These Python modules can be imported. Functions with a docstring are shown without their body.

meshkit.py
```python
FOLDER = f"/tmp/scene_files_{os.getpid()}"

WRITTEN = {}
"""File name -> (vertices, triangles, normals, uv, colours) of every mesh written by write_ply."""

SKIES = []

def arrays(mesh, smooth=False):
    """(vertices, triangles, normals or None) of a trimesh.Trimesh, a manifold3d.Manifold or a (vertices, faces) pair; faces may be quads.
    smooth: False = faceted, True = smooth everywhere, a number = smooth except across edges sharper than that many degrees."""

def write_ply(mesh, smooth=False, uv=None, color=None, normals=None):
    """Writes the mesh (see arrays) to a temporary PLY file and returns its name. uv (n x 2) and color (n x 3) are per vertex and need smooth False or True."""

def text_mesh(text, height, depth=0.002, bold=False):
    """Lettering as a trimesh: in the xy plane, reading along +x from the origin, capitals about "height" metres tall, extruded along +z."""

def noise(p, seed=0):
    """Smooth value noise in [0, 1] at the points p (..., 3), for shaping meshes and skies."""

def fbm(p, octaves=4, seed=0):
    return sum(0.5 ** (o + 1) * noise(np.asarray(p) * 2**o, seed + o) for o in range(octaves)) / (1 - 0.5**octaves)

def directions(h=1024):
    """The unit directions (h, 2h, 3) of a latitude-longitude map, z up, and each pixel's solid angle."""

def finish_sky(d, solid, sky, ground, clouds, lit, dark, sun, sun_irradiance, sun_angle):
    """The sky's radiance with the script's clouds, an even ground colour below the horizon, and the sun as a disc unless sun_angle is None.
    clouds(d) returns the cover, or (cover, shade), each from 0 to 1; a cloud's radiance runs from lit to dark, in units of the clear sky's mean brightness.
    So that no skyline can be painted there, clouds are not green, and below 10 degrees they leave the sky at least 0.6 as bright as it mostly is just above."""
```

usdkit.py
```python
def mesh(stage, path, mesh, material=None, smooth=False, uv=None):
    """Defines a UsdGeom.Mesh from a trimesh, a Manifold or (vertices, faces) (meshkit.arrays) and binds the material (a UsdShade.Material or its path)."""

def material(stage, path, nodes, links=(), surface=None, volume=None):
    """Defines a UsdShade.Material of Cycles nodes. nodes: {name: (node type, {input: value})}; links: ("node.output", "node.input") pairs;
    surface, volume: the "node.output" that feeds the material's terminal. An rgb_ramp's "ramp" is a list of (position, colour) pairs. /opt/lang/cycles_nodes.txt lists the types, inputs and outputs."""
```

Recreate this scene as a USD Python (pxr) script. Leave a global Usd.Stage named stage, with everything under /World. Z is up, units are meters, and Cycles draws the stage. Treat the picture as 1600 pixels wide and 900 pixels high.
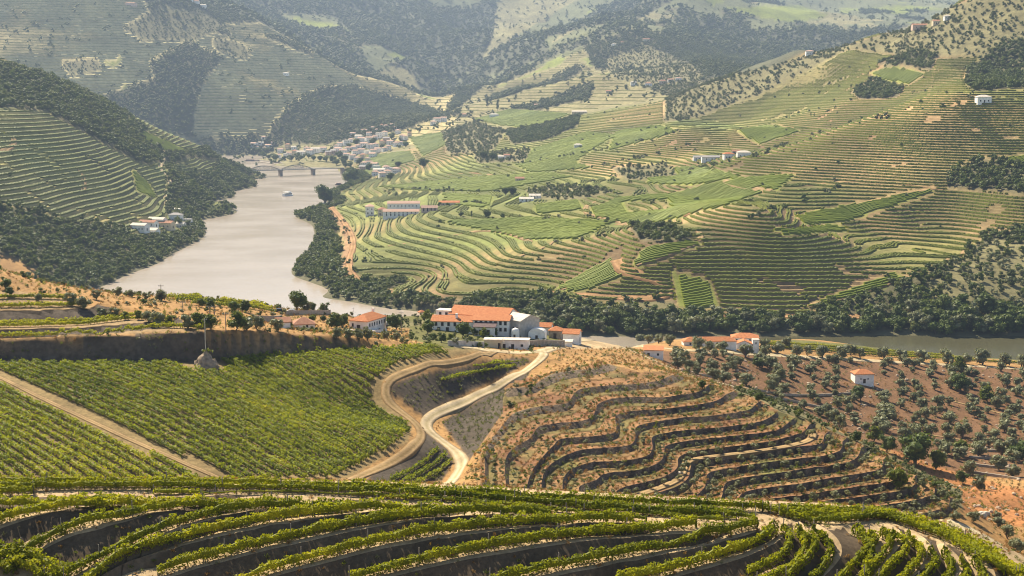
import math, random
import numpy as np
import trimesh, usdkit, meshkit
from pxr import Usd, UsdGeom, UsdLux, UsdShade, Sdf, Gf, Vt
from scipy.interpolate import RBFInterpolator
from scipy.ndimage import map_coordinates, zoom as ndzoom, gaussian_filter

stage = Usd.Stage.CreateInMemory()
UsdGeom.SetStageUpAxis(stage, 'Z'); UsdGeom.SetStageMetersPerUnit(stage, 1.0)
stage.SetDefaultPrim(UsdGeom.Xform.Define(stage, '/World').GetPrim())
UsdGeom.Scope.Define(stage, '/World/Looks')

# ------------------------------------------------------------------ camera, sky, sun, exposure
CAM_H, FPX, HORIZON = 160.0, 2200.0, 140.0            # metres above the river; focal length and horizon row on a 1600 px wide picture
PITCH = math.atan((450 - HORIZON) / FPX)
cam = UsdGeom.Camera.Define(stage, '/World/camera')
cam.CreateHorizontalApertureAttr(36.0); cam.CreateVerticalApertureAttr(20.25)
cam.CreateFocalLengthAttr(36.0 * FPX / 1600)
cam.CreateClippingRangeAttr(Gf.Vec2f(1, 60000))
cam.AddTranslateOp().Set(Gf.Vec3d(0, 0, CAM_H)); cam.AddRotateXOp().Set(90 - math.degrees(PITCH))
EXPOSURE = 1.12
cam.CreateExposureAttr(EXPOSURE)
SUN_AZ, SUN_EL = math.radians(-36), math.radians(45)   # azimuth from +y towards +x
sun_dir = np.array([math.sin(SUN_AZ) * math.cos(SUN_EL), math.cos(SUN_AZ) * math.cos(SUN_EL), math.sin(SUN_EL)])
SKY_STRENGTH, SUN_INTENSITY = 0.05, 1.25
usdkit.material(stage, '/World/Looks/sky_look', {
    's': ('sky_texture', {'sky_type': 'single_scattering', 'sun_disc': False, 'sun_elevation': SUN_EL, 'sun_rotation': SUN_AZ,
                          'altitude': 300.0, 'air_density': 1.0, 'aerosol_density': 1.0, 'ozone_density': 1.0}),
    'b': ('background_shader', {'strength': SKY_STRENGTH})}, [('s.color', 'b.color')], surface='b.background')
sky = UsdLux.DomeLight.Define(stage, '/World/sky')
UsdShade.MaterialBindingAPI.Apply(sky.GetPrim()).Bind(UsdShade.Material.Get(stage, '/World/Looks/sky_look'))
sky.GetPrim().SetCustomDataByKey('kind', 'structure')
sun = UsdLux.DistantLight.Define(stage, '/World/sun')
sun.CreateNormalizeAttr(True); sun.CreateIntensityAttr(SUN_INTENSITY); sun.CreateAngleAttr(0.5); sun.CreateColorAttr(Gf.Vec3f(1.0, 0.89, 0.69))
_zaxis = Gf.Vec3d(*map(float, sun_dir))
sun.AddOrientOp().Set(Gf.Quatf(Gf.Rotation(Gf.Vec3d(0, 0, 1), _zaxis).GetQuat()))
HAZE_DENSITY = 5.3e-5

# ------------------------------------------------------------------ helpers
rng = np.random.default_rng(7)
ROOT = '/World/'
taken = {}
def numbered(name, parent='/World'):
    k = taken.get((parent, name), 0); taken[(parent, name)] = k + 1
    return name if k == 0 else f'{name}_{k:03d}'
def mat(name): return UsdShade.Material.Get(stage, '/World/Looks/' + name)
def tag(p, label=None, cat=None, group=None, kind=None):
    p = p.GetPrim() if hasattr(p, 'GetPrim') else p
    for k, v in (('label', label), ('category', cat), ('group', group), ('kind', kind)):
        if v: p.SetCustomDataByKey(k, v)
    return p
def obj(name, mesh, m, parent=None, smooth=False, colors=None, normals=None):
    pp = str(parent.GetPath()) if parent is not None else '/World'
    path = pp + '/' + numbered(name, pp)
    g = usdkit.mesh(stage, path, mesh, mat(m) if isinstance(m, str) else m, smooth=smooth)
    if normals is not None:
        g.CreateNormalsAttr(Vt.Vec3fArray.FromNumpy(np.asarray(normals, np.float32))); g.SetNormalsInterpolation('vertex')
    if colors is not None:
        UsdGeom.PrimvarsAPI(g).CreatePrimvar('lc', Sdf.ValueTypeNames.Color3fArray, 'vertex').Set(Vt.Vec3fArray.FromNumpy(np.asarray(colors, np.float32)))
    return g.GetPrim()
def thing(name, label, cat, loc=(0, 0, 0), rotz=0.0, group=None, scale=None):
    x = UsdGeom.Xform.Define(stage, '/World/' + numbered(name))
    x.AddTranslateOp().Set(Gf.Vec3d(*map(float, loc)))
    if rotz: x.AddRotateZOp().Set(float(math.degrees(rotz)))
    if scale is not None: x.AddScaleOp().Set(Gf.Vec3f(*map(float, np.broadcast_to(scale, 3))))
    return tag(x, label, cat, group)
def copy_of(src, name, label, cat, loc, rotz=0.0, scale=1.0, group=None):
    """one more individual of a kind: references the class prim with its parts"""
    p = thing(name, label, cat, loc, rotz, group, scale)
    p.GetReferences().AddInternalReference(src); p.SetInstanceable(True)
    return p

# pixels of the surveyed picture (1600 x 900) <-> directions: along a ray x/y is constant and z falls linearly with y
CP, SP = math.cos(PITCH), math.sin(PITCH)
def ray(u, v):
    a = (np.asarray(u, float) - 800) / FPX; b = (450 - np.asarray(v, float)) / FPX
    w = CP + b * SP
    return a / w, (-SP + b * CP) / w                   # t = x/y, k = (z - CAM_H)/y
def at_d(u, v, d):
    t, k = ray(u, v); d = np.asarray(d, float)
    return np.stack(np.broadcast_arrays(t * d, d, CAM_H + k * d), -1)
def at_z(u, v, z):
    t, k = ray(u, v); return at_d(u, v, (z - CAM_H) / k)
def pix(x, y, z):
    k = (np.asarray(z) - CAM_H) / y; t = np.asarray(x) / y
    b = (k * CP + SP) / (CP - k * SP)
    return 800 + FPX * t * (CP + b * SP), 450 - FPX * b
def inside(poly, u, v):
    """points in polygon (even-odd), vectorised"""
    p = np.asarray(poly, float); r = np.zeros(np.shape(u), bool); j = len(p) - 1
    lo, hi = p.min(0), p.max(0)
    box = (u >= lo[0]) & (u <= hi[0]) & (v >= lo[1]) & (v <= hi[1])
    if not box.any(): return r
    uu, vv = u[box], v[box]; q = np.zeros(uu.shape, bool)
    for i in range(len(p)):
        c = (p[i, 1] > vv) != (p[j, 1] > vv)
        with np.errstate(divide='ignore', invalid='ignore'):
            q ^= c & (uu < (p[j, 0] - p[i, 0]) * (vv - p[i, 1]) / (p[j, 1] - p[i, 1]) + p[i, 0])
        j = i
    r[box] = q
    return r
def sm(x, a, b):
    s = np.clip((np.asarray(x, float) - a) / (b - a), 0, 1); return s * s * (3 - 2 * s)
def n2(x, y, s, seed=0, oct=4):
    return meshkit.fbm(np.stack([np.asarray(x) / s, np.asarray(y) / s, np.full(np.shape(x), 0.37 + seed)], -1), oct, seed) * 2 - 1
# ------------------------------------------------------------------ the survey: terrace edges and spot heights
KNOLL = [  # tops of the dry stone walls, from the highest to the lowest
 [(797,606),(820,605),(835,601),(845,594),(859,586),(878,581),(906,578),(925,576),(935,573)],
 [(759,762),(759,707),(766,690),(794,654),(805,645),(831,637),(859,634),(886,630),(891,624),(902,610),(916,606),(944,603),(981,601),(1000,599),(1030,595),(1042,589)],
 [(790,765),(788,722),(802,700),(825,687),(835,675),(842,666),(859,663),(878,660),(899,659),(921,654),(929,645),(932,634),(940,628),(962,622),(1000,620),(1037,621),(1071,616),(1092,612),(1104,604)],
 [(822,765),(830,740),(850,712),(867,694),(871,688),(887,684),(925,682),(953,678),(963,673),(962,660),(961,651),(966,647),(981,643),(1000,641),(1037,639),(1075,634),(1103,630),(1124,624),(1134,616)],
 [(845,770),(850,735),(875,716),(895,707),(912,702),(950,699),(975,697),(987,694),(993,685),(992,672),(997,665),(1019,660),(1066,652),(1094,651),(1131,647),(1169,641),(1180,632)],
 [(880,775),(880,748),(895,732),(925,722),(950,721),(975,720),(1007,714),(1017,707),(1020,697),(1018,685),(1025,680),(1066,673),(1112,669),(1141,666),(1187,659),(1206,650)],
 [(904,762),(910,757),(932,750),(940,742),(960,737),(990,735),(1020,727),(1035,717),(1038,705),(1040,697),(1060,691),(1112,684),(1169,678),(1212,673),(1232,660)],
 [(950,782),(960,770),(975,761),(1000,755),(1032,747),(1052,737),(1060,727),(1059,717),(1070,709),(1100,703),(1150,697),(1200,690),(1225,684),(1255,675),(1264,664)],
 [(1005,776),(1025,770),(1057,760),(1075,747),(1078,735),(1083,721),(1100,718),(1150,711),(1200,705),(1250,697),(1282,694),(1288,680)],
 [(1072,785),(1087,775),(1102,760),(1104,747),(1110,737),(1150,730),(1200,722),(1275,714),(1312,705),(1316,690)],
 [(1115,789),(1127,780),(1131,760),(1140,751),(1175,744),(1225,737),(1275,729),(1325,722),(1341,712),(1345,700)],
 [(1154,784),(1160,770),(1200,762),(1250,756),(1300,746),(1350,739),(1377,732),(1380,718)],
 [(1180,788),(1200,780),(1250,775),(1300,767),(1350,759),(1395,752),(1405,738)],
 [(1225,792),(1275,783),(1325,779),(1375,771),(1412,766),(1430,757),(1428,746)],
 [(1280,800),(1312,797),(1375,790),(1425,782),(1455,775),(1461,765),(1452,752)],
 [(1390,809),(1425,805),(1462,797),(1482,790),(1484,777)],
]
KZ0, KSTEP = 72.0, 1.3
FRONT = [  # edges of the foreground terraces, from the highest to the lowest
 [(-40,779),(0,779),(100,776),(190,774)],
 [(-40,842),(0,826),(75,802),(160,786),(275,777),(330,775)],
 [(20,915),(52,870),(107,840),(160,826),(250,800),(330,787),(400,780),(440,777)],
 [(60,942),(85,925),(118,904),(150,886),(190,868),(235,848),(275,830),(325,813),(400,796),(475,786),(560,781)],
 [(110,955),(125,938),(142,914),(168,894),(200,877),(250,862),(325,842),(400,827),(500,810),(600,796),(700,790)],
 [(240,912),(285,896),(400,864),(475,847),(550,830),(650,812),(720,806),(800,802),(870,803)],
 [(360,925),(432,900),(520,877),(600,857),(700,841),(800,826),(900,818),(1000,818)],
 [(540,922),(618,900),(725,875),(800,863),(900,847),(1000,837),(1100,833)],
 [(760,926),(870,900),(1000,875),(1100,852),(1160,838),(1198,825)],
 [(960,925),(1062,900),(1150,875),(1200,854),(1224,838),(1226,822)],
 [(1180,925),(1245,895),(1268,870),(1274,847),(1267,829),(1250,815)],
 [(1250,935),(1288,900),(1314,870),(1312,847),(1296,830),(1272,816)],
 [(1330,935),(1368,900),(1400,860),(1411,842),(1404,826),(1380,815)],
 [(1400,935),(1428,900),(1452,880),(1459,860),(1444,840),(1420,826)],
 [(1460,940),(1486,915),(1504,890),(1500,872),(1478,852)],
 [(1520,945),(1546,920),(1556,900),(1546,882),(1524,866)],
 [(1580,950),(1606,925),(1612,908),(1600,892)],
]
CREST = [(-150,757),(0,757),(300,757),(600,762),(800,772),(1000,784),(1150,791),(1300,797),(1400,808),(1500,838),(1600,882),(1750,960)]  # skyline of the foreground ridge
def front_d(u, v): return 134.0 - 0.07 * (np.asarray(v, float) - 790)
MIDPTS = [  # (column, row, distance) on the near side of the river
 (-150,568,390),(0,567,395),(150,567,398),(300,567,400),(430,556,420),(560,546,434),(660,541,450),(740,545,462),
 (-150,745,305),(0,745,310),(350,748,315),(530,745,325),(640,690,360),(590,620,400),(300,650,352),(0,650,348),(450,640,372),(620,580,414),
 (-150,535,400),(0,534,401),(150,526,403),(320,520,406),(440,522,424),(550,527,438),(620,533,458),
 (0,480,425),(0,505,412),(250,508,417),(120,490,424),(-150,470,440),(0,430,455),(-150,400,470),(60,445,458),(150,455,478),(230,462,486),(300,466,495),(400,476,520),(450,483,545),(500,486,565),
 (300,485,450),(400,500,465),(500,510,500),(440,510,468),
 (840,552,482),(760,596,442),(690,640,405),(665,660,391),(680,680,381),(715,705,367),(720,730,354),(700,755,342),(720,617,424),(800,577,464),(680,574,426),(760,561,452),
 (650,580,420),(600,600,403),(660,715,356),(660,745,344),
 (780,610,440),(760,648,410),(742,690,376),
 (700,522,540),(640,525,525),(760,525,545),(570,517,535),(620,497,600),(540,500,560),(680,495,595),(810,545,500),(860,545,512),(900,535,546),(890,560,490),(940,560,500),(960,540,575),
 (1000,570,505),(1040,580,490),(1010,552,610),(1080,585,560),(1130,600,550),
 (1080,548,660),(1130,542,684),(1200,550,700),(1300,557,725),(1400,563,750),(1500,568,772),(1600,572,790),(1750,578,800),
 (1250,530,795),(1450,552,832),(1080,530,760),(1600,562,835),
 (1100,575,620),(1180,575,650),(1250,600,640),(1347,598,682),(1500,620,690),(1600,640,680),(1750,650,680),(1160,606,572),
 (1250,650,572),(1350,680,560),(1450,700,560),(1560,700,590),(1500,760,500),(1590,770,480),(1540,795,430),(1700,760,500),(1620,800,400),
 (1200,640,482),(1300,675,462),(1400,722,432),(1480,780,402),(1525,808,375),(1160,620,492),
]
MIDXYZ = [(0,880,-10),(-150,820,-10),(-300,800,-10),(150,900,-10),(300,905,-10),(450,900,-10),(0,700,18),(-150,640,22),(-280,620,22),(120,790,15),
 (-130,250,40),(0,240,40),(60,240,40),(120,250,36),(170,280,34),(-60,245,44),(200,420,12),(230,350,24),(190,470,14)]
FARPTS = [
 # right shore and benches
 (600,455,1090),(550,420,1180),(540,380,1380),(515,325,1800),(900,493,947),(1000,493,947),(1200,493,947),(1400,493,947),(1600,493,947),(760,490,960),(680,475,1010),
 # right bank
 (620,440,1150),(600,400,1252),(560,360,1500),(640,350,1445),(700,330,1505),(700,380,1283),(700,430,1120),(800,400,1142),(800,450,1050),(900,430,1062),(900,380,1146),(900,340,1342),(800,340,1397),
 (1000,340,1265),(1000,420,1021),(1000,460,990),(1100,480,968),(1300,485,958),(1300,400,1050),(1300,350,1140),(1300,300,1240),(1300,260,1350),(1300,205,1500),
 (1500,460,962),(1500,400,1040),(1500,350,1130),(1500,300,1220),(1500,250,1300),(1500,200,1380),(1500,163,1450),(1600,160,1450),(1600,300,1180),(1600,420,1020),(1600,470,960),(1400,185,1470),(1750,160,1450),(1750,400,1040),
 (1400,440,990),(1400,350,1140),(1400,260,1310),
 (1100,440,1000),(1100,350,1130),(1100,310,1290),(1100,270,1480),(1200,240,1700),(1200,300,1260),(1200,350,1130),(1200,420,1015),(1060,290,1440),(1000,300,1480),(900,300,1622),(800,300,1746),(700,300,1842),
 (650,270,2335),(750,270,2115),(900,270,1862),(1000,260,1797),(1100,240,1826),(600,290,2127),(560,290,2259),(640,240,2800),(750,240,2464),(850,230,2322),(950,220,2200),(1050,210,2080),(1150,200,1980),(1250,175,2150),(1300,196,1720),
 (600,215,3300),(640,200,3450),(545,252,2960),(460,240,3300),(430,236,3480),(700,180,3900),(780,170,3500),(850,170,3200),(900,190,2700),(1000,170,2700),(1060,150,2900),
 (1150,130,3000),(1100,190,2350),(1200,150,2350),(1300,130,2200),(1300,85,2600),(1400,120,2000),(1400,60,2400),(1500,100,1900),(1500,22,2300),(1540,5,2350),(1600,-18,2380),(1600,80,1900),(1500,140,1680),(1600,140,1680),(1200,108,2800),(1400,165,1760),(1750,-60,2400),(1750,80,1900),
 # left bank
 (0,440,1080),(100,430,1130),(0,400,1130),(100,380,1250),(200,370,1380),(0,330,1230),(100,300,1400),(200,320,1500),(0,250,1350),(100,230,1550),(200,260,1750),(250,300,1750),(300,290,1950),(0,180,1550),(100,180,1750),(-150,300,1200),(-150,150,1600),(-150,60,1900),(-150,420,1050),
 (0,100,1900),(60,115,1950),(120,140,2050),(200,180,2200),(260,210,2350),(320,236,2450),(380,266,2550),(300,250,2200),
 # second hill on the left
 (400,200,3600),(400,150,3800),(300,170,3600),(300,100,3900),(200,150,3500),(100,100,3500),(0,90,3450),(0,0,3900),(100,0,4000),(200,0,4100),(260,-5,4250),(300,20,4300),(360,50,4350),(430,80,4350),(520,110,4350),(580,135,4350),(650,160,4300),(690,174,4200),(500,180,3900),(500,212,3480),(600,192,3850),(-150,50,3700),(-150,-60,4000),
 # valley head
 (700,160,4800),(650,130,5000),(600,100,5200),(500,60,5400),(400,20,5600),(350,-20,5700),(700,60,5900),(620,20,6200),(720,110,5200),(720,150,4500),(800,120,4500),(800,90,5000),(900,100,4300),(900,50,5200),(1000,60,4600),(1000,10,5600),(1000,120,3500),(1050,112,3550),(760,60,5900),(800,20,6600),(850,55,5600),(700,-40,7000),(500,-60,7000),(900,-40,7000),
 (1150,100,4500),(1100,60,5000),(1250,50,5500),(1350,40,6000),(1200,20,6500),(1100,-15,6800),(1300,-5,7300),(1400,2,7800),(1485,10,8000),(1560,12,8200),(1700,20,8300),(1250,85,4700),(1350,70,5000),
]
WATERPTS = [(130,456),(250,410),(300,381),(322,362),(312,345),(325,318),(362,300),(386,281),(345,243),(402,249),(440,255),(485,261),(528,266),(545,290),(508,305),(487,330),(490,360),(480,395),(482,440),(505,465),(545,272)]   # shore, z = 0
RIVERBED = [(300,440),(400,450),(450,450),(400,400),(440,350),(430,310),(450,275),(400,252),(500,275),(362,250),(400,258),(440,264),(480,270),(412,272),(404,264),(425,259),(440,275),(350,420),(360,370),(220,445)]
FARXYZ = [(-500,1020,-8),(-300,960,-8),(-100,930,-9),(100,860,-9),(300,860,-9),(500,860,-9),(-150,1040,-7),(-60,1000,-5),
 (-1000,2950,30),(-700,2900,20),(-500,3000,2),(-400,2900,-6),(-900,2500,90),(-1250,2900,120),(420,5600,350),(900,3800,150),(1300,3900,180),(1700,3900,200),(1100,3300,150),(800,2450,128),
 (-3000,10500,300),(0,10500,300),(3500,10500,300)]
# ------------------------------------------------------------------ height field on a fan of columns (x/y) and log-spaced distances
NT, NY = 760, 940
TS = np.linspace(-0.46, 0.46, NT); QS = np.linspace(math.log(72), math.log(9500), NY); YS = np.exp(QS)
TT, YY = np.meshgrid(TS, YS, indexing='ij'); XX = TT * YY
def grid_index(x, y): return np.stack([(np.asarray(x) / y - TS[0]) / (TS[1] - TS[0]), (np.log(y) - QS[0]) / (QS[1] - QS[0])])
def look(F, x, y, order=1): return map_coordinates(F, grid_index(x, y).reshape(2, -1), order=order, mode='nearest').reshape(np.shape(np.asarray(x) * np.asarray(y)))
def tps(P, q0, q1, smooth=1e-5):
    """thin plate through points (x, y, z), evaluated between two distances on every second column and row"""
    P = np.asarray(P, float); c = np.stack([P[:, 0] / P[:, 1], np.log(P[:, 1]) * 0.8], 1)
    _, keep = np.unique(np.round(c, 4), axis=0, return_index=True)
    r = RBFInterpolator(c[keep], P[keep, 2], kernel='thin_plate_spline', smoothing=smooth)
    j0, j1 = np.searchsorted(YS, q0), np.searchsorted(YS, q1)
    ts, qs = np.linspace(TS[0], TS[-1], NT // 2), np.linspace(QS[j0], QS[j1 - 1], max(8, (j1 - j0) // 2))
    g = np.stack(np.meshgrid(ts, qs * 0.8, indexing='ij'), -1).reshape(-1, 2)
    h = r(g).reshape(len(ts), len(qs))
    ii = np.linspace(0, len(ts) - 1, NT); jj = np.linspace(0, len(qs) - 1, j1 - j0)
    out = np.full((NT, NY), -60.0)
    out[:, j0:j1] = map_coordinates(h, np.stack(np.meshgrid(ii, jj, indexing='ij')), order=3, mode='nearest')
    return out
def densify(line, n=3):
    p = np.asarray(line, float); s = np.linspace(0, len(p) - 1, (len(p) - 1) * n + 1)
    return np.stack([np.interp(s, np.arange(len(p)), p[:, k]) for k in (0, 1)], 1)
def smooth_line(line, n=6):
    """Catmull-Rom through the points"""
    p = np.asarray(line, float); p = np.vstack([2 * p[0] - p[1], p, 2 * p[-1] - p[-2]]); out = []
    for i in range(1, len(p) - 2):
        for f in np.arange(n) / n:
            a, b, c, d = p[i - 1:i + 3]
            out.append(0.5 * (2 * b + (c - a) * f + (2 * a - 5 * b + 4 * c - d) * f * f + (3 * b - a - 3 * c + d) * f ** 3))
    return np.array(out + [p[-2]])
# 1 foreground ridge
cu, cv = np.array(CREST, float).T
us = np.arange(-200, 1801, 40.0); fg = []
for u in us:
    vc = np.interp(u, cu, cv)
    for f in np.linspace(0, 1, 9):
        v = vc + (960 - vc) * f
        if v >= vc: fg.append(at_d(u, v, front_d(u, v) + 6.0 * max(0, 1 - f * 4)))
    c = at_d(u, vc, front_d(u, vc) + 6)
    for back, down in ((6, 1.1), (14, 5.5), (28, 16), (55, 34), (90, 52)): fg.append(c + c / c[1] * [back, back, 0] - [0, 0, down])
H1 = tps(fg, 72, 230, 1e-4)
# 2 near side of the river
mid = [at_d(*p) for p in MIDPTS] + [np.array(p, float) for p in MIDXYZ]
for k, l in enumerate(KNOLL):
    for u, v in l: mid.append(at_z(u, v, KZ0 - KSTEP * k))
top_pts = [p for p in MIDPTS if p[0] <= 640 and p[1] < 540 and p[2] < 600 and not p[0] in (570, 620)]
field_pts = [p for p in MIDPTS if p[0] < 600 and 545 < p[1] < 760 and p[2] < 440]
flat = [np.array(p, float) for p in MIDXYZ] + [at_z(u, v, KZ0 - KSTEP * k) for k, l in enumerate(KNOLL) for u, v in l]
low = tps([at_d(*p) for p in MIDPTS if p not in top_pts] + flat, 150, 1100, 2e-5)      # the surface with the big field running on
high = tps([at_d(*p) for p in MIDPTS if p not in field_pts] + flat, 150, 1100, 2e-5)   # the surface with the upper slope running on
foot = np.array([(-250,568,396),(-150,568,396),(0,567,397),(150,567,399),(300,567,402),(430,556,420),(560,546,434),(640,541,448)], float)
tf = ray(foot[:, 0], foot[:, 1])[0]; yf = np.interp(TT, tf, foot[:, 2]); wf = 3.2 + 1.6 * n2(XX, YY, 9, 51, 3)
bl = sm(YY - yf, 0, np.maximum(wf, 1.5)); bl = np.where(TT > tf[-1], sm(YY - yf, -25, 30), bl)
H2 = low * (1 - bl) + high * bl
# 3 the far hills
far = [at_d(*p) for p in FARPTS] + [at_z(u, v, 0.0) for u, v in WATERPTS] + [at_z(u, v, 0.0) + [0, 0, -7] for u, v in RIVERBED] + [np.array(p, float) for p in FARXYZ]
for u in range(560, 1800, 130): far.append(at_d(u, 524, 909 + max(0, 900 - u) * .1) * [1, 1, 0] + [0, 0, 0])
H3 = tps(far, 700, 9500, 2e-5)
sel = YY > 1500
relief = np.zeros_like(YY)
amp = sm(H3, 4, 60) * np.clip(YY / 3500, 0.28, 1.6)
relief += amp * 13 * n2(XX, YY, 420, 1, 5)
rid = 1 - np.abs(n2(XX + 0.35 * YY, YY * 0.55, 330, 5, 3)) * 2.2
relief += amp * sm(YY, 2900, 4200) * 26 * rid
ribs = sm(H3, 8, 40) * sm(TT, 0.02, 0.1) * sm(YY, 930, 1150) * (1 - sm(YY, 2500, 3000))
relief += ribs * (1 + .55 * sm(TT, .1, .18)) * (17 * n2(XX + 0.25 * YY, YY * 0.28, 95, 91, 3) + 9 * n2(XX - 0.3 * YY, YY * 0.4, 150, 93, 2))
lr = sm(H3, 15, 60) * (1 - sm(TT, -0.2, -0.16)) * sm(YY, 1100, 1300) * (1 - sm(YY, 2300, 2700))
relief += lr * 11 * n2(XX * .9 - 0.3 * YY, YY * 0.35, 170, 95, 3)
l2 = sm(H3, 25, 110) * sm(YY, 3100, 3500)
relief += l2 * 58 * n2(XX + 0.45 * YY, YY * 0.22 - XX * .1, 300, 97, 3)
H3 = H3 + np.where(YY > 820, relief, 0)
H3 = np.maximum(H3, np.where(H3 > -2, H3, -6))
H2n = H2 + 0.5 * n2(XX, YY, 22, 3, 4) * sm(YY, 150, 200)
H = np.maximum(np.maximum(H1, H2n), H3)
LAYER = np.where(H1 >= np.maximum(H2n, H3), 1, np.where(H2n >= H3, 2, 3))
UU, VV = pix(XX, YY, H)
slope = (H - CAM_H) / YY
VIS = slope >= np.maximum.accumulate(np.concatenate([np.full((NT, 1), -9.0), slope[:, :-1]], 1), 1) - 2e-4
def column(t): return np.clip((np.asarray(t) - TS[0]) / (TS[1] - TS[0]), 0, NT - 1.001)
def pick(u, v, dmin=0):
    """where the sight line through a surveyed pixel meets the ground"""
    t, k = ray(u, v); c = float(column(t)); i = int(c); f = c - i
    col = H[i] * (1 - f) + H[i + 1] * f; g = col - (CAM_H + k * YS)
    ok = np.nonzero((g >= 0) & (YS > dmin))[0]
    j = int(ok[0]) if len(ok) else int(np.argmax(np.where(YS > dmin, (col - CAM_H) / YS, -9)))
    d = YS[j]
    if len(ok) and j > 0 and g[j - 1] < 0: d = YS[j - 1] + (YS[j] - YS[j - 1]) * (-g[j - 1]) / (g[j] - g[j - 1])
    return np.array([t * d, d, CAM_H + k * d])
# ------------------------------------------------------------------ materials of the land
def earth(name, ramp=None, scale=0.25, bump=0.35, lo=0.62, hi=1.35, dist=0.3, tint=None):
    """rough ground: colour from the ground-cover attribute (or a plain tint), broken up by noise of three sizes"""
    nodes = {'g': ('geometry', {}), 'n1': ('noise_texture', {'scale': scale, 'detail': 6.0, 'roughness': 0.65}),
             'n2': ('noise_texture', {'scale': scale * 0.11, 'detail': 4.0}),
             'm1': ('map_range', {'from_min': 0.3, 'from_max': 0.7, 'to_min': lo, 'to_max': hi}),
             'm2': ('map_range', {'from_min': 0.3, 'from_max': 0.7, 'to_min': 0.78, 'to_max': 1.22}),
             'x': ('math', {'math_type': 'multiply'}), 'c': ('mix_color', {'blend_type': 'multiply', 'fac': 1.0}),
             'p': ('principled_bsdf', {'roughness': 0.95, 'specular_ior_level': 0.12}), 'b': ('bump', {'strength': bump, 'distance': dist})}
    links = [('g.position', 'n1.vector'), ('g.position', 'n2.vector'), ('n1.fac', 'm1.value'), ('n2.fac', 'm2.value'), ('m1.result', 'x.value1'), ('m2.result', 'x.value2'),
             ('x.value', 'c.b'), ('c.result', 'p.base_color'), ('n1.fac', 'b.height'), ('b.normal', 'p.normal')]
    if tint is None: nodes['a'] = ('attribute', {'attribute': 'lc'}); links.append(('a.color', 'c.a'))
    else: nodes['c'][1]['a'] = tint
    usdkit.material(stage, '/World/Looks/' + name, nodes, links, surface='p.BSDF')
earth('near_earth', scale=2.2, bump=0.25, dist=0.08, lo=.7, hi=1.28)
earth('mid_earth', scale=0.7, bump=0.5, dist=0.3)
earth('far_earth', scale=0.09, bump=0.6, dist=2.0, lo=0.7, hi=1.28)
earth('pale_road', scale=1.2, bump=0.25, lo=0.8, hi=1.15)
earth('tan_track', scale=1.2, bump=0.3, lo=0.75, hi=1.2)
earth('orange_track', scale=0.3, bump=0.3, lo=0.75, hi=1.2)
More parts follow.
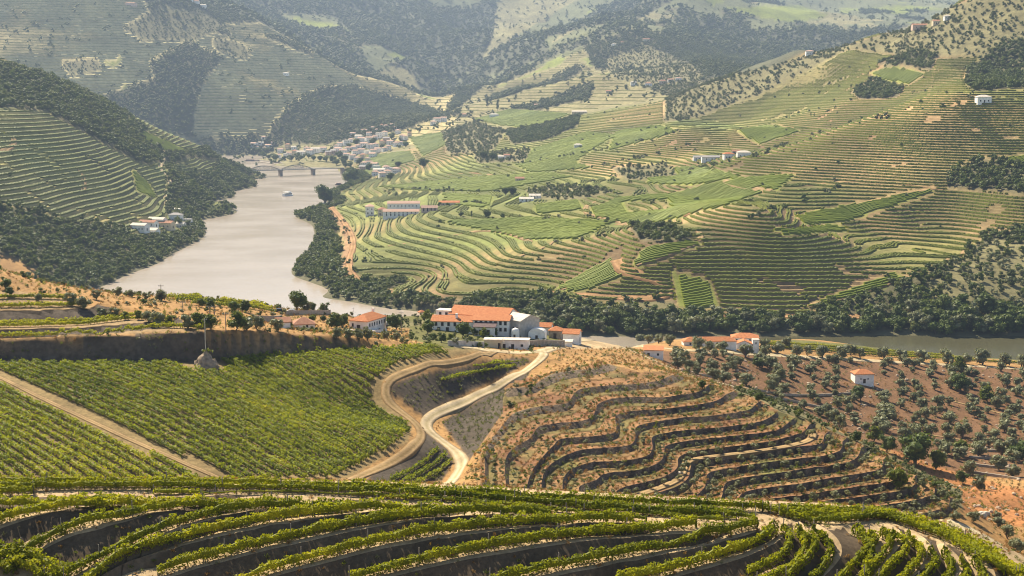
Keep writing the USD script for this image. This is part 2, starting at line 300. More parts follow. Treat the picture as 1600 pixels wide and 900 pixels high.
usdkit.material(stage, '/World/Looks/dry_stone', {
    'g': ('geometry', {}), 'mp': ('mapping', {'scale': (1.0, 1.0, 2.4)}), 'v': ('voronoi_texture', {'scale': 2.6}) , 'n': ('noise_texture', {'scale': 0.8, 'detail': 5.0}),
    'r': ('rgb_ramp', {'ramp': [(0.0, (0.10, 0.078, 0.058)), (0.35, (0.165, 0.125, 0.09)), (0.7, (0.12, 0.09, 0.066)), (1.0, (0.25, 0.19, 0.135))]}),
    'm': ('map_range', {'from_min': 0.3, 'from_max': 0.7, 'to_min': 0.6, 'to_max': 1.3}), 'c': ('mix_color', {'blend_type': 'multiply', 'fac': 1.0}), 'sc': ('separate_color', {}),
    'p': ('principled_bsdf', {'roughness': 0.95, 'specular_ior_level': 0.1}), 'b': ('bump', {'strength': 0.8, 'distance': 0.2})},
    [('g.position', 'mp.vector'), ('mp.vector', 'v.vector'), ('g.position', 'n.vector'), ('v.color', 'sc.color'), ('sc.r', 'r.fac'), ('n.fac', 'm.value'), ('r.color', 'c.a'), ('m.result', 'c.b'),
     ('c.result', 'p.base_color'), ('v.distance', 'b.height'), ('b.normal', 'p.normal')], surface='p.BSDF')

# ------------------------------------------------------------------ terrace index: whole numbers at the terrace edges, growing uphill
def index_field(lines, mask, kernel='linear', smoothing=0.002, extra=()):
    P, Z = [], []
    for k, l in enumerate(lines):
        s = smooth_line(l, 2); P.append(s); Z.append(np.full(len(s), -float(k)))
    if len(extra): P.append(np.array(extra, float)[:, :2]); Z.append(np.array(extra, float)[:, 2])
    P = np.vstack(P) / 100; Z = np.concatenate(Z)
    _, keep = np.unique(np.round(P, 3), axis=0, return_index=True)
    r = RBFInterpolator(P[keep], Z[keep], kernel=kernel, smoothing=smoothing)
    out = np.full((NT, NY), -99.0)
    out[mask] = r(np.stack([UU[mask], VV[mask]], 1) / 100)
    return out
def feather(poly, soft, mask):
    """1 well inside the outline, 0 outside"""
    a = (inside(poly, UU, VV) & mask).astype(float)
    return a if soft <= 0 else np.clip(gaussian_filter(a, soft) * 2 - 1, 0, 1)
NEARY = YY < 260
C1 = index_field(FRONT, (LAYER == 1) & (VV < 985) & (UU > -80) & (UU < 1690), 'thin_plate_spline', 0.003, [(150, 870, -2.6), (115, 889, -2.65), (185, 850, -2.6), (130, 858, -2.35), (225, 828, -2.5), (85, 905, -2.7)])
PLATFORM = [(-400,700),(1800,700),(1800,965),(1700,935),(1620,893),(1560,874),(1524,863),(1478,849),(1444,836),(1404,822),(1380,812),(1296,826),(1268,810),(1244,812),(1228,818),(1192,824),(1100,830),(1000,815),(870,800),(800,799),(700,787),(560,778),(440,774),(330,772),(190,771),(0,776),(-400,776)]
front_zone = (LAYER == 1) & (VV < 985) & (UU > -80) & (UU < 1690) & ~inside(PLATFORM, UU, VV) & ~inside([(-90,852),(20,862),(52,872),(92,890),(112,915),(130,990),(-90,990)], UU, VV)
W1 = np.clip(gaussian_filter(front_zone.astype(float), 1.2) * 2 - 1, 0, 1) * (C1 > -90)
KNOLL_ZONE = [(752,776),(750,705),(762,684),(786,646),(790,603),(838,588),(900,572),(942,566),(1000,583),(1050,580),(1112,596),(1142,608),(1187,625),(1214,643),(1240,653),(1272,658),(1297,674),(1324,684),(1352,696),(1388,712),(1412,732),(1440,743),(1466,753),(1492,774),(1498,796),(1470,815),(1200,830),(900,820),(752,800)]
kz = (LAYER == 2) & (YY < 520)
C2 = index_field(KNOLL, kz & (UU > 700) & (UU < 1560) & (VV > 550))
W2 = feather(KNOLL_ZONE, 1.0, kz) * (C2 > -90)
LEFT_EDGES = [[(-60,487),(0,486),(60,486),(140,483)], [(-60,516),(0,515),(100,513),(180,509),(268,503)], [(-60,545),(0,540),(150,536),(320,530)]]
C4 = index_field(LEFT_EDGES, (LAYER == 2) & (UU < 400) & (VV > 455) & (VV < 540) & (UU > -100))
W4 = feather([(-90,474),(150,474),(285,497),(290,508),(150,521),(-90,527)], 1.0, LAYER == 2) * (C4 > -90)

# ------------------------------------------------------------------ ground cover, painted by the surveyed outlines
COVER = {  # name: (bare ground colour, vine rows?)
 'terrace': (0.30, 0.205, 0.105), 'dull': (0.24, 0.215, 0.105), 'green': (0.19, 0.215, 0.04), 'woods': (0.12, 0.11, 0.06), 'scrub': (0.185, 0.165, 0.08), 'olives': (0.17, 0.092, 0.046),
 'dirt': (0.31, 0.19, 0.10), 'dry': (0.34, 0.195, 0.075), 'field': (0.23, 0.165, 0.075), 'bank': (0.085, 0.067, 0.05), 'pale': (0.40, 0.29, 0.165), 'red': (0.36, 0.16, 0.06), 'lawn': (0.13, 0.125, 0.04), 'deepwoods': (0.10, 0.10, 0.06)}  # bank: schist colour lowered, standing for shade on the bank faces
CID = {k: i for i, k in enumerate(COVER)}
cover = np.where(LAYER == 1, CID['pale'], np.where(LAYER == 2, CID['dry'], CID['terrace']))
wu = UU + 7 * n2(XX, YY, 60, 11, 3) * np.clip(900 / YY, .25, 1); wv = VV + 4 * n2(XX, YY, 60, 17, 3) * np.clip(900 / YY, .25, 1)
def paint(cls, poly, d0=0, d1=1e9, layer=None):
    m = inside(poly, wu, wv) & (YY > d0) & (YY < d1)
    if layer: m &= LAYER == layer
    cover[m] = CID[cls]
FAR_L, MID_L = 3, 2
# left hill
for cls, poly in [
 ('woods', [(-200,100),(0,98),(60,113),(120,138),(200,178),(235,207),(258,250),(225,257),(150,217),(70,172),(0,167),(-200,160)]),
 ('woods', [(-200,308),(0,312),(60,320),(120,347),(180,352),(212,374),(285,366),(262,330),(260,300),(265,258),(285,240),(320,232),(400,262),(385,285),(330,316),(312,345),(322,364),(250,412),(130,460),(60,445),(0,425),(-200,400)]),
 ('woods', [(190,205),(215,200),(262,225),(300,238),(345,243),(300,262),(270,258),(240,232)]),
 ('terrace', [(0,300),(40,296),(110,320),(160,345),(120,350),(60,330),(0,318)]),
 ('green', [(215,212),(228,205),(285,232),(290,238),(270,240),(240,228)]), ('green', [(205,262),(235,290),(245,310),(215,300)]),
 ('terrace', [(268,256),(300,244),(345,250),(330,268),(290,276)]), ('dry', [(0,395),(20,400),(70,430),(40,440),(0,430)])]:
    paint(cls, poly, 900, 2700, FAR_L)
L2 = [
 ('dull', [(-200,-60),(420,-60),(700,160),(700,240),(330,250),(150,190),(-200,110)]),
 ('terrace', [(0,60),(80,20),(150,25),(205,60),(180,95),(60,105),(0,95)]),
 ('woods', [(233,95),(298,65),(345,90),(322,120),(306,160),(300,216),(285,212),(205,192),(150,157),(185,140),(243,122)]),
 ('woods', [(430,190),(452,165),(480,146),(515,133),(565,138),(640,160),(690,178),(640,200),(560,216),(500,226),(440,226),(415,215)]),
 ('scrub', [(190,45),(250,8),(320,14),(350,45),(300,62),(225,62)]), ('scrub', [(330,60),(360,62),(400,80),(380,92),(340,80)]), ('scrub', [(95,96),(150,92),(160,108),(110,118)]),
 ('woods', [(300,215),(400,212),(440,226),(420,240),(340,243)])]
for cls, poly in L2: paint(cls, poly, 2900, 4480, FAR_L)
for cls, poly in [
 ('deepwoods', [(-200,-200),(800,-200),(770,60),(715,165),(690,178),(600,140),(420,75),(300,15),(250,-50)]),
 ('dull', [(420,20),(520,25),(560,60),(640,90),(600,100),(500,50)]), ('dull', [(560,85),(640,110),(660,150),(600,120)]), ('dull', [(650,-20),(760,-20),(740,20),(690,30)])]:
    paint(cls, poly, 4450, 9e9, FAR_L)
for cls, poly in [
 ('dull', [(690,180),(720,120),(800,60),(900,0),(1100,-60),(1560,-60),(1560,20),(1200,110),(1060,150),(900,180)]),
 ('deepwoods', [(700,175),(720,125),(760,90),(850,50),(800,100),(760,130),(720,165)]), ('deepwoods', [(790,80),(860,50),(960,0),(1060,-40),(1090,-20),(980,40),(900,75),(800,110)]),
 ('deepwoods', [(1000,75),(1050,40),(1060,8),(1110,30),(1180,45),(1260,45),(1350,45),(1420,40),(1290,84),(1180,112),(1060,130),(1010,110)]),
 ('woods', [(910,70),(1000,40),(1040,60),(980,100),(930,110)]), ('dull', [(1080,15),(1130,10),(1200,25),(1240,48),(1150,38)]), ('green', [(1130,12),(1250,8),(1300,25),(1240,35),(1170,25)]), ('green', [(1330,15),(1420,8),(1480,14),(1400,22)]),
 ('dull', [(850,60),(960,30),(940,45),(860,85)]), ('scrub', [(940,95),(1010,70),(1080,100),(1120,140),(1040,150),(960,120)]), ('dull', [(760,120),(850,90),(900,95),(850,115),(780,135)])]:
    paint(cls, poly, 2500, 9e9, FAR_L)
for cls, poly in [  # the long right hand slope
 ('scrub', [(1040,155),(1100,125),(1200,105),(1290,80),(1420,42),(1560,-20),(1640,-40),(1640,70),(1520,95),(1430,98),(1360,108),(1300,130),(1180,150),(1080,185),(1040,190)]),
 ('terrace', [(1170,155),(1250,115),(1330,75),(1400,85),(1380,105),(1290,130),(1200,165)]),
 ('woods', [(1508,112),(1560,70),(1640,52),(1640,155),(1530,152),(1512,135)]), ('woods', [(1330,142),(1360,124),(1410,136),(1404,152),(1345,155)]), ('woods', [(1370,100),(1440,80),(1470,85),(1460,110),(1400,100)]),
 ('terrace', [(1440,150),(1462,88),(1535,85),(1505,112),(1515,150)]), ('green', [(1358,112),(1398,104),(1445,114),(1420,132),(1375,126)])]:
    paint(cls, poly, 1550, 3300, FAR_L)
for cls, poly in [
 ('woods', [(1640,352),(1590,358),(1545,362),(1505,400),(1450,425),(1400,441),(1300,474),(1260,492),(1640,494)]), ('scrub', [(1505,400),(1560,370),(1640,395),(1640,480),(1480,485),(1440,455)]),
 ('woods', [(1480,293),(1490,265),(1540,250),(1640,255),(1640,310),(1560,297)]), ('green', [(1560,250),(1590,243),(1640,240),(1640,258),(1590,260)]),
 ('woods', [(850,496),(1640,496),(1640,540),(850,540)]), ('woods', [(770,468),(830,462),(900,470),(990,482),(1010,498),(900,500),(780,490)]), ('scrub', [(960,466),(1050,470),(1060,486),(980,484)]),
 ('woods', [(560,282),(520,288),(488,312),(478,390),(482,440),(530,482),(560,520),(880,525),(880,470),(770,466),(700,470),(640,462),(600,462),(560,448),(540,430),(530,380),(520,340),(505,318),(530,300)]),
 ('woods', [(985,356),(1020,352),(1080,362),(1075,376),(1000,376)]),
 ('dirt', [(505,318),(518,318),(540,345),(556,372),(550,400),(552,425),(575,438),(612,452),(610,462),(575,455),(540,435),(532,405),(540,375),(522,345)]),
 ('green', [(920,326),(968,309),(1080,300),(1112,322),(1062,341),(985,353),(930,340)]), ('terrace', [(975,316),(1040,311),(1050,326),(985,332)]), ('green', [(1058,300),(1130,281),(1192,300),(1122,326),(1085,331)]), ('green', [(1135,279),(1243,271),(1215,298),(1160,291)]),
 ('green', [(800,241),(918,206),(962,211),(900,252),(822,256)]), ('green', [(960,207),(1030,194),(1062,206),(950,236)]), ('green', [(690,346),(830,340),(962,346),(900,373),(820,376),(760,362)]),
 ('green', [(865,452),(955,405),(975,432),(908,456)]), ('terrace', [(908,456),(975,433),(1040,440),(1032,463)]), ('green', [(988,416),(1000,391),(1080,375),(1096,381),(1000,418)]),
 ('green', [(588,292),(720,279),(860,269),(895,276),(760,300),(640,297)]), ('green', [(740,186),(800,170),(892,178),(830,201),(780,196)]), ('green', [(800,257),(900,252),(930,262),(830,270)]), ('green', [(640,215),(700,205),(720,215),(660,245)]),
 ('green', [(1205,359),(1310,352),(1325,362),(1230,367)]), ('green', [(1240,338),(1420,300),(1470,296),(1330,345),(1260,352)]), ('green', [(830,322),(905,312),(915,326),(840,335)]), ('green', [(560,245),(640,235),(650,250),(570,275)]),
 ('green', [(1005,266),(1095,259),(1160,275),(1080,290),(1012,287)]), ('green', [(1150,205),(1205,194),(1252,205),(1185,226)]), ('green', [(690,302),(775,306),(760,326),(692,318)]), ('green', [(1050,425),(1110,440),(1125,480),(1060,484)]), ('green', [(1250,480),(1400,425),(1420,435),(1290,478)]),
 ('scrub', [(690,205),(740,190),(790,205),(770,235),(700,240)]), ('woods', [(790,205),(830,200),(905,182),(900,198),(850,220),(800,225)]), ('scrub', [(820,296),(900,290),(960,300),(900,312),(830,312)]), ('scrub', [(740,240),(830,232),(820,252),(745,255)]),
 ('scrub', [(955,262),(1040,255),(1060,275),(980,282)]),]:
    paint(cls, poly, 880, 4000, FAR_L)
for cls, poly in [  # near side
 ('field', [(-200,566),(0,566),(300,568),(420,556),(560,546),(680,541),(765,545),(640,574),(596,598),(596,622),(645,660),(640,690),(545,748),(350,752),(-200,752)]),
 ('bank', [(-200,528),(0,533),(150,525),(320,518),(440,521),(560,527),(560,545),(420,557),(300,568),(-200,568)]),
 ('dry', [(0,440),(160,460),(300,480),(560,500),(600,530),(420,522),(320,516),(200,480)]), ('terrace', [(-200,455),(40,455),(200,490),(330,515),(150,522),(-200,530)]),
 ('bank', [(600,606),(640,590),(760,566),(812,556),(838,562),(760,600),(690,634),(662,652)]), ('bank', [(640,700),(662,672),(700,700),(712,722),(690,752),(560,760)]), ('bank', [(690,660),(760,618),(800,590),(830,580),(790,640),(750,700),(735,720)]),
 ('scrub', [(600,480),(700,490),(900,500),(910,520),(600,512)]), ('lawn', [(610,490),(655,488),(662,500),(618,504)]), ('lawn', [(640,508),(720,512),(880,520),(870,540),(700,545),(640,530)]), ('lawn', [(1190,538),(1240,540),(1480,558),(1610,566),(1610,556),(1450,548),(1230,530)]),
 ('olives', [(1010,545),(1100,552),(1300,562),(1620,577),(1700,600),(1700,760),(1500,740),(1420,715),(1300,668),(1200,635),(1120,598),(1050,575)]), ('red', [(1390,700),(1500,740),(1620,770),(1700,830),(1560,820),(1480,790),(1430,735)]), ('scrub', [(1150,612),(1220,645),(1300,674),(1400,722),(1480,785),(1505,800),(1500,770),(1430,728),(1330,684),(1240,640),(1170,606)]),
 ('pale', [(880,522),(960,530),(1020,540),(960,545),(880,545)])]:
    paint(cls, poly, 200, 1000, MID_L)
cover[(LAYER == 3) & (H < 4.0) & (YY < 2750) & (YY > 1000)] = CID['woods']
patch = (cover == CID['dull']) & (YY > 3000)
pn, pm_ = n2(XX, YY, 330, 81, 3), n2(XX, YY, 260, 87, 3)
cover[patch & (pn > .17)] = CID['woods']; cover[patch & (pn < .1) & (pm_ > .24)] = CID['terrace']; cover[patch & (pn < .05) & (pm_ < -.3)] = CID['green']
cover_rgb = np.array(list(COVER.values()))[cover]
cover_rgb = np.stack([gaussian_filter(cover_rgb[..., k], 0.5) for k in range(3)], -1)
plots = (cover == CID['terrace']) & (LAYER == 3)
pf_ = (1 + .5 * np.clip(n2(XX, YY, 150, 101, 2) * 2.2, -1, 1))[..., None]; pg_ = sm(n2(XX, YY, 210, 103, 2), -.15, .35)[..., None]
cover_rgb = np.where(((cover == CID['dull']) & (YY > 4450))[..., None], np.array([0.15, 0.155, 0.075]), cover_rgb)
cover_rgb = np.where((plots & (YY > 2900))[..., None], np.array(COVER['dull']), cover_rgb)
slope_l = (H > 45) & np.isin(cover, [CID['dull'], CID['terrace']]) & (YY > 2900) & (YY < 4480) & (TT < -.04)
cover_rgb = np.where(slope_l[..., None], np.array([0.43, 0.365, 0.18]) * (1 + .3 * n2(XX + .45 * YY, YY * .3, 260, 111, 3))[..., None], cover_rgb)  # hill colour raised in place of sunlight missing on this slope
plots = plots & (YY < 2900)
hs_ = np.hypot(np.gradient(H, axis=0) / np.maximum(YY * (TS[1] - TS[0]), 1e-6), np.gradient(H, axis=1) / (YY * (QS[1] - QS[0])))
gentle_ = (1 - sm(gaussian_filter(hs_, 4), .16, .3))[..., None]; left_ = (TT < -.158)[..., None] * 1.0
cover_rgb = np.where(plots[..., None], cover_rgb * (1 - np.maximum(gentle_, .8 * left_) * [.30, .08, .34]), cover_rgb)
cover_rgb = np.where(plots[..., None], cover_rgb * pf_ * (1 - pg_ * [.28, .08, .25]), cover_rgb)
def is_cover(*names): return np.isin(cover, [CID[n] for n in names])

# hillside terraces follow the height; wider steps on the far hills
STEP3 = np.where(YY > 2900, 7.5, np.where((TT < -0.158) & (YY < 2800), 4.2, 2.2))
C3 = H / STEP3 + np.where(TT < -0.158, .8, .4) * n2(XX, YY, 240, 23, 3)
W3 = np.clip(gaussian_filter((is_cover('terrace', 'dull') & (LAYER == 3) & (H > 3) & (YY < 4700)).astype(float), 0.7) * 2 - 1, 0, 1) * (np.abs(YY - 2900) > 60)
REG = np.zeros((NT, NY), int); CC = np.zeros((NT, NY)); WW = np.zeros((NT, NY)); SS = np.ones((NT, NY))
AA = {1: 0.5, 2: 0.84, 3: 0.66, 4: 0.72}; TILT = {1: 0.12, 2: 0.10, 3: 0.12, 4: 0.05}
for r, (c, w, s) in {1: (C1, W1, 1.35), 2: (C2, W2, 1.7 + 0.5 * sm(-C2, 6, 10)), 3: (C3, W3, STEP3), 4: (C4, W4, 3.4)}.items():
    m = w > 0; REG[m] = r; CC[m] = c[m]; WW[m] = w[m]; SS[m] = np.broadcast_to(s, w.shape)[m]
def stepped(c, a, tilt):
    n = np.floor(c + 1e-7); f = c - n
    return n + np.where(f <= a, tilt * f / a, tilt + (1 - tilt) * (f - a) / (1 - a))
ZT = H.copy()
for r in AA:
    m = REG == r; ZT[m] = H[m] + WW[m] * SS[m] * (stepped(CC[m], AA[r], TILT[r]) - CC[m])
def ground(x, y):
    """height of the finished ground"""
    x, y = np.asarray(x, float), np.asarray(y, float)
    z = look(H, x, y); g = grid_index(x, y); i = np.clip(np.round(g).astype(int), 0, [[NT - 1], [NY - 1]]) if g.ndim == 2 else np.clip(np.round(g).astype(int), 0, np.array([NT - 1, NY - 1]).reshape(2, *[1] * (g.ndim - 1)))
    reg = REG[i[0], i[1]]; c = look(CC, x, y); w = WW[i[0], i[1]]; s = SS[i[0], i[1]]
    for r in AA:
        z = np.where(reg == r, z + w * s * (stepped(c, AA[r], TILT[r]) - c), z)
    return z

# ------------------------------------------------------------------ ground meshes
idx = np.arange(NT * NY).reshape(NT, NY)
quad = np.stack([idx[:-1, :-1], idx[1:, :-1], idx[1:, 1:], idx[:-1, 1:]], -1)
cellvis = gaussian_filter((VIS[:-1, :-1] | VIS[1:, 1:]).astype(float), 2.0) > 0.02
cellreg = np.maximum(np.maximum(REG[:-1, :-1], REG[1:, :-1]), np.maximum(REG[1:, 1:], REG[:-1, 1:]))
celllay = LAYER[:-1, :-1]
cut = (cellreg > 0) & cellvis
deep = np.maximum(np.maximum(H[:-1, :-1], H[1:, :-1]), np.maximum(H[1:, 1:], H[:-1, 1:])) < -1.5
Vg = np.stack([XX, YY, H], -1)
dV = np.cross(np.gradient(Vg, axis=0), np.gradient(Vg, axis=1)); dV /= np.linalg.norm(dV, axis=-1, keepdims=True)
for name, l, m in (('foreground_ridge', 1, 'near_earth'), ('valley_side', 2, 'mid_earth'), ('hills', 3, 'far_earth')):
    q = quad[(celllay == l) & ~cut & ~deep]
    used, inv = np.unique(q, return_inverse=True); inv = inv.reshape(q.shape)
    if l == 2:  # near road cuts the surface is left as it is
        pass
    tag(obj(name, (Vg.reshape(-1, 3)[used], inv), m, colors=cover_rgb.reshape(-1, 3)[used], normals=dV.reshape(-1, 3)[used]), kind='structure')
def cut_levels(A, F, a):
    """splits triangles along c = n and c = n + a; columns of A: x y H c w s"""
    done = []; todo = F; A = [A]; n_all = len(A[0])
    for _ in range(60):
        if not len(todo): break
        P = np.concatenate(A) if len(A) > 1 else A[0]; A = [P]
        c = P[todo, 3]; lo, hi = c.min(1), c.max(1); b = np.floor(lo + 1e-4)
        L = np.where(lo + 1e-4 < b + a, b + a, b + 1)
        go = L < hi - 1e-4
        done.append(todo[~go]); f, L, c = todo[go], L[go], c[go]
        if not len(f): break
        up = c > L[:, None] + 1e-6; lone = np.where(up.sum(1) == 1, up.argmax(1), (~up).argmax(1))
        r = np.stack([lone, (lone + 1) % 3, (lone + 2) % 3], 1); f = np.take_along_axis(f, r, 1)
        p0, p1, p2 = P[f[:, 0]], P[f[:, 1]], P[f[:, 2]]
        def mid(p, q):
            t = ((L - p[:, 3]) / (q[:, 3] - p[:, 3]))[:, None]; o = p + t * (q - p); o[:, 3] = L; return o
        i1 = len(P) + np.arange(len(f)); i2 = i1 + len(f)
        A += [mid(p0, p1), mid(p0, p2)]
        todo = np.vstack([np.stack([f[:, 0], i1, i2], 1), np.stack([i1, f[:, 1], f[:, 2]], 1), np.stack([i1, f[:, 2], i2], 1)])
    if len(todo): done.append(todo)
    return np.concatenate(A) if len(A) > 1 else A[0], np.vstack(done)
def smooth_cut(name, X, F, cls, rgb, m, **kw):
    """treads and risers each shaded smoothly, with a hard edge between them"""
    c = X[F].reshape(-1, 3); key = np.column_stack([np.round(c * 100).astype(np.int64), np.repeat(cls, 3).astype(np.int64)])
    _, first, inv = np.unique(key, axis=0, return_index=True, return_inverse=True); inv = inv.reshape(-1)
    f = inv.reshape(-1, 3); v = c[first]; n = np.zeros_like(v); fn = np.cross(v[f[:, 1]] - v[f[:, 0]], v[f[:, 2]] - v[f[:, 0]])
    col = np.zeros_like(v); cnt = np.zeros(len(v))
    for k in range(3):
        np.add.at(n, f[:, k], fn)
        if rgb is not None: np.add.at(col, f[:, k], rgb)
        np.add.at(cnt, f[:, k], 1)
    n /= np.linalg.norm(n, axis=1, keepdims=True) + 1e-12
    return obj(name, (v, f), m, colors=None if rgb is None else col / np.maximum(cnt, 1)[:, None], normals=n, **kw)
def islands(X, f):
    """the connected pieces of a wall, by the places where its faces meet"""
    from scipy.sparse import coo_matrix; from scipy.sparse.csgraph import connected_components
    k = np.unique(np.round(X[f.reshape(-1), :2] / 0.5).astype(np.int64), axis=0, return_inverse=True)[1].reshape(-1, 3); n = k.max() + 1
    g = coo_matrix((np.ones(2 * len(k)), (np.r_[k[:, 0], k[:, 1]], np.r_[k[:, 1], k[:, 2]])), shape=(n, n)); return connected_components(g, directed=False)[1][k[:, 0]]
RISER = {1: (0.115, 0.084, 0.055), 3: (0.40, 0.31, 0.19), 4: (0.13, 0.10, 0.075)}  # foreground banks: dark schist, colour lowered further to deepen their shade
WALL_LABELS = ['highest dry stone wall of the terraced knoll, curving below the farm road', 'second dry stone wall from the top of the knoll', 'third dry stone wall from the top of the knoll, with a sharp step midway', 'fourth dry stone wall from the top of the knoll', 'fifth dry stone wall from the top of the knoll, with an S-shaped bend',
 'sixth dry stone wall from the top of the knoll, with an S-shaped bend', 'seventh dry stone wall from the top, second above the white path', 'dry stone wall running along the inner side of the white knoll path', 'dry stone wall just under the outer edge of the white knoll path', 'second dry stone wall below the white path on the knoll',
 'third dry stone wall below the white path on the knoll', 'fourth dry stone wall below the white path on the knoll', 'fifth dry stone wall below the white path on the knoll', 'third lowest dry stone wall in view on the knoll, above the two last', 'second lowest dry stone wall in view on the knoll', 'lowest dry stone wall in view, at the foot of the knoll by the pale road']
for r, name, m in ((1, 'foreground_terraces', 'near_earth'), (2, 'knoll_terraces', 'mid_earth'), (4, 'left_terraces', 'mid_earth'), (3, 'hill_terraces', 'far_earth')):
    q = quad[cut & (cellreg == r)]
    if not len(q): continue
    used, inv = np.unique(q, return_inverse=True); inv = inv.reshape(q.shape)
    fix = REG.reshape(-1)[used] == r
    cfull = {1: C1, 2: C2, 3: C3, 4: C4}[r].reshape(-1)[used]
    A = np.column_stack([Vg.reshape(-1, 3)[used], cfull, np.where(fix, WW.reshape(-1)[used], 0), np.where(fix, SS.reshape(-1)[used], 1)])
    bad = cfull < -90
    A[bad, 3] = np.median(cfull[~bad]); A[bad, 4] = 0
    tri = np.vstack([inv[:, [0, 1, 2]], inv[:, [0, 2, 3]]])
    badf = bad[tri].any(1)
    P, F = cut_levels(A, tri[~badf], AA[r])
    if r == 2: P, F = cut_levels(P, F, 0.5)
    F = np.vstack([F, tri[badf]])
    c = P[:, 3]; z = P[:, 2] + P[:, 4] * P[:, 5] * (stepped(c, AA[r], TILT[r]) - c)
    X = np.column_stack([P[:, :2], z]); cen = P[F].mean(1)
    frac = cen[:, 3] - np.floor(cen[:, 3]); riser = (frac > AA[r]) & (cen[:, 4] > 0.3)
    if r == 2:
        strays = []; weld = islands
        lev = np.ceil(cen[:, 3] - 1e-6).astype(int)
        for k in range(16):
            f = F[riser & (lev == -k)]
            if len(f) < 4: continue
            lab_ = weld(X, f); big_ = lab_ == np.bincount(lab_).argmax(); strays.append(f[~big_]); f = f[big_]
            tag(smooth_cut('terrace_wall', X, f, np.zeros(len(f), bool), None, 'dry_stone'), WALL_LABELS[k], 'stone wall', 'dry stone walls stepping down the knoll', 'thing')
        F = np.vstack([F[~riser]] + strays); cen = P[F].mean(1); riser = np.zeros(len(F), bool)
    corner = X[F].reshape(-1, 3)
    rgb = np.stack([look(cover_rgb[..., k], cen[:, 0], cen[:, 1]) for k in range(3)], 1)
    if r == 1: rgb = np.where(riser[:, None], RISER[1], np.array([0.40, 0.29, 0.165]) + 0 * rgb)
    elif r == 2:
        nn = n2(cen[:, 0], cen[:, 1], 9, 31, 3)[:, None]; n3 = n2(cen[:, 0], cen[:, 1], 14, 37, 3)[:, None]
        rgb = np.array([0.255, 0.145, 0.065]) * (1 - sm(nn, 0.02, .22)) + sm(nn, 0.02, .22) * np.array([0.24, 0.12, 0.06]); g_ = sm(n3, .16, .4); rgb = rgb * (1 - g_) + g_ * np.array([0.16, 0.145, 0.045]); f_ = (((cen[:, 3] - np.floor(cen[:, 3])) > 0.5) * sm(n2(cen[:, 0], cen[:, 1], 11, 43, 3), -.3, .1))[:, None] * .75; rgb = rgb * (1 - f_) + f_ * np.array([0.12, 0.115, 0.04])
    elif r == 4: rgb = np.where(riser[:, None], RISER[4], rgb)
    else: rgb = np.where(riser[:, None], rgb * [1.05, 1.02, 1.0], rgb)
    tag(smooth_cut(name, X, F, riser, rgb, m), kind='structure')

# ground that the survey only guesses at, far outside the picture, and the river
ang = np.linspace(0, 2 * np.pi, 65)[:-1]
ringr = np.array([60, 300, 900, 2500, 6000, 14000.0])
ringz = np.array([-12, -25, -30, -30, -30, -30.0])
pv = np.array([[r * math.cos(a), r * math.sin(a) - 20, z] for r, z in zip(ringr, ringz) for a in ang])
pf = [(i * 64 + j, (i + 1) * 64 + j, (i + 1) * 64 + (j + 1) % 64, i * 64 + (j + 1) % 64) for i in range(5) for j in range(64)]
pv = np.vstack([pv, [[0, -20, -12]]]); cap = np.array([(64 * 6, j, (j + 1) % 64) for j in range(64)])
tri = np.vstack([np.array(pf)[:, [0, 1, 2]], np.array(pf)[:, [0, 2, 3]], cap])
usdkit.material(stage, '/World/Looks/plain_earth', {'n': ('noise_texture', {'scale': 0.01}), 'r': ('rgb_ramp', {'ramp': [(0.3, (0.16, 0.15, 0.07)), (0.7, (0.28, 0.22, 0.12))]}), 'g': ('geometry', {}), 'p': ('diffuse_bsdf', {})},
                [('g.position', 'n.vector'), ('n.fac', 'r.fac'), ('r.color', 'p.color')], surface='p.BSDF')
tag(obj('ground', (pv, tri), 'plain_earth', smooth=True), kind='structure')
# the slope under the viewpoint and the wings of the valley outside the frame
wings = []
ws = np.concatenate([np.linspace(-2.2, TS[0], 26)]); 
for side in (-1, 1):
    tt = np.linspace(0.46, 2.4, 24); jj = np.arange(0, NY, 12)
    src = H[0 if side < 0 else -1, jj]
    W = np.stack([np.stack([side * t * YS[jj], YS[jj], np.where(src < -1.5, src, src + (t - 0.46) * 30 * np.sin(YS[jj] / 240 + t * 3) * np.clip(YS[jj] / 900, 0, 1))], -1) for t in tt])
    q = np.arange(24 * len(jj)).reshape(24, -1); q = np.stack([q[:-1, :-1], q[1:, :-1], q[1:, 1:], q[:-1, 1:]], -1).reshape(-1, 4)
    wings.append((W.reshape(-1, 3), q if side > 0 else q[:, ::-1]))
tag(obj('hills', (np.vstack([w[0] for w in wings]), np.vstack([wings[0][1], wings[1][1] + len(wings[0][0])])), 'plain_earth', smooth=True), kind='structure')
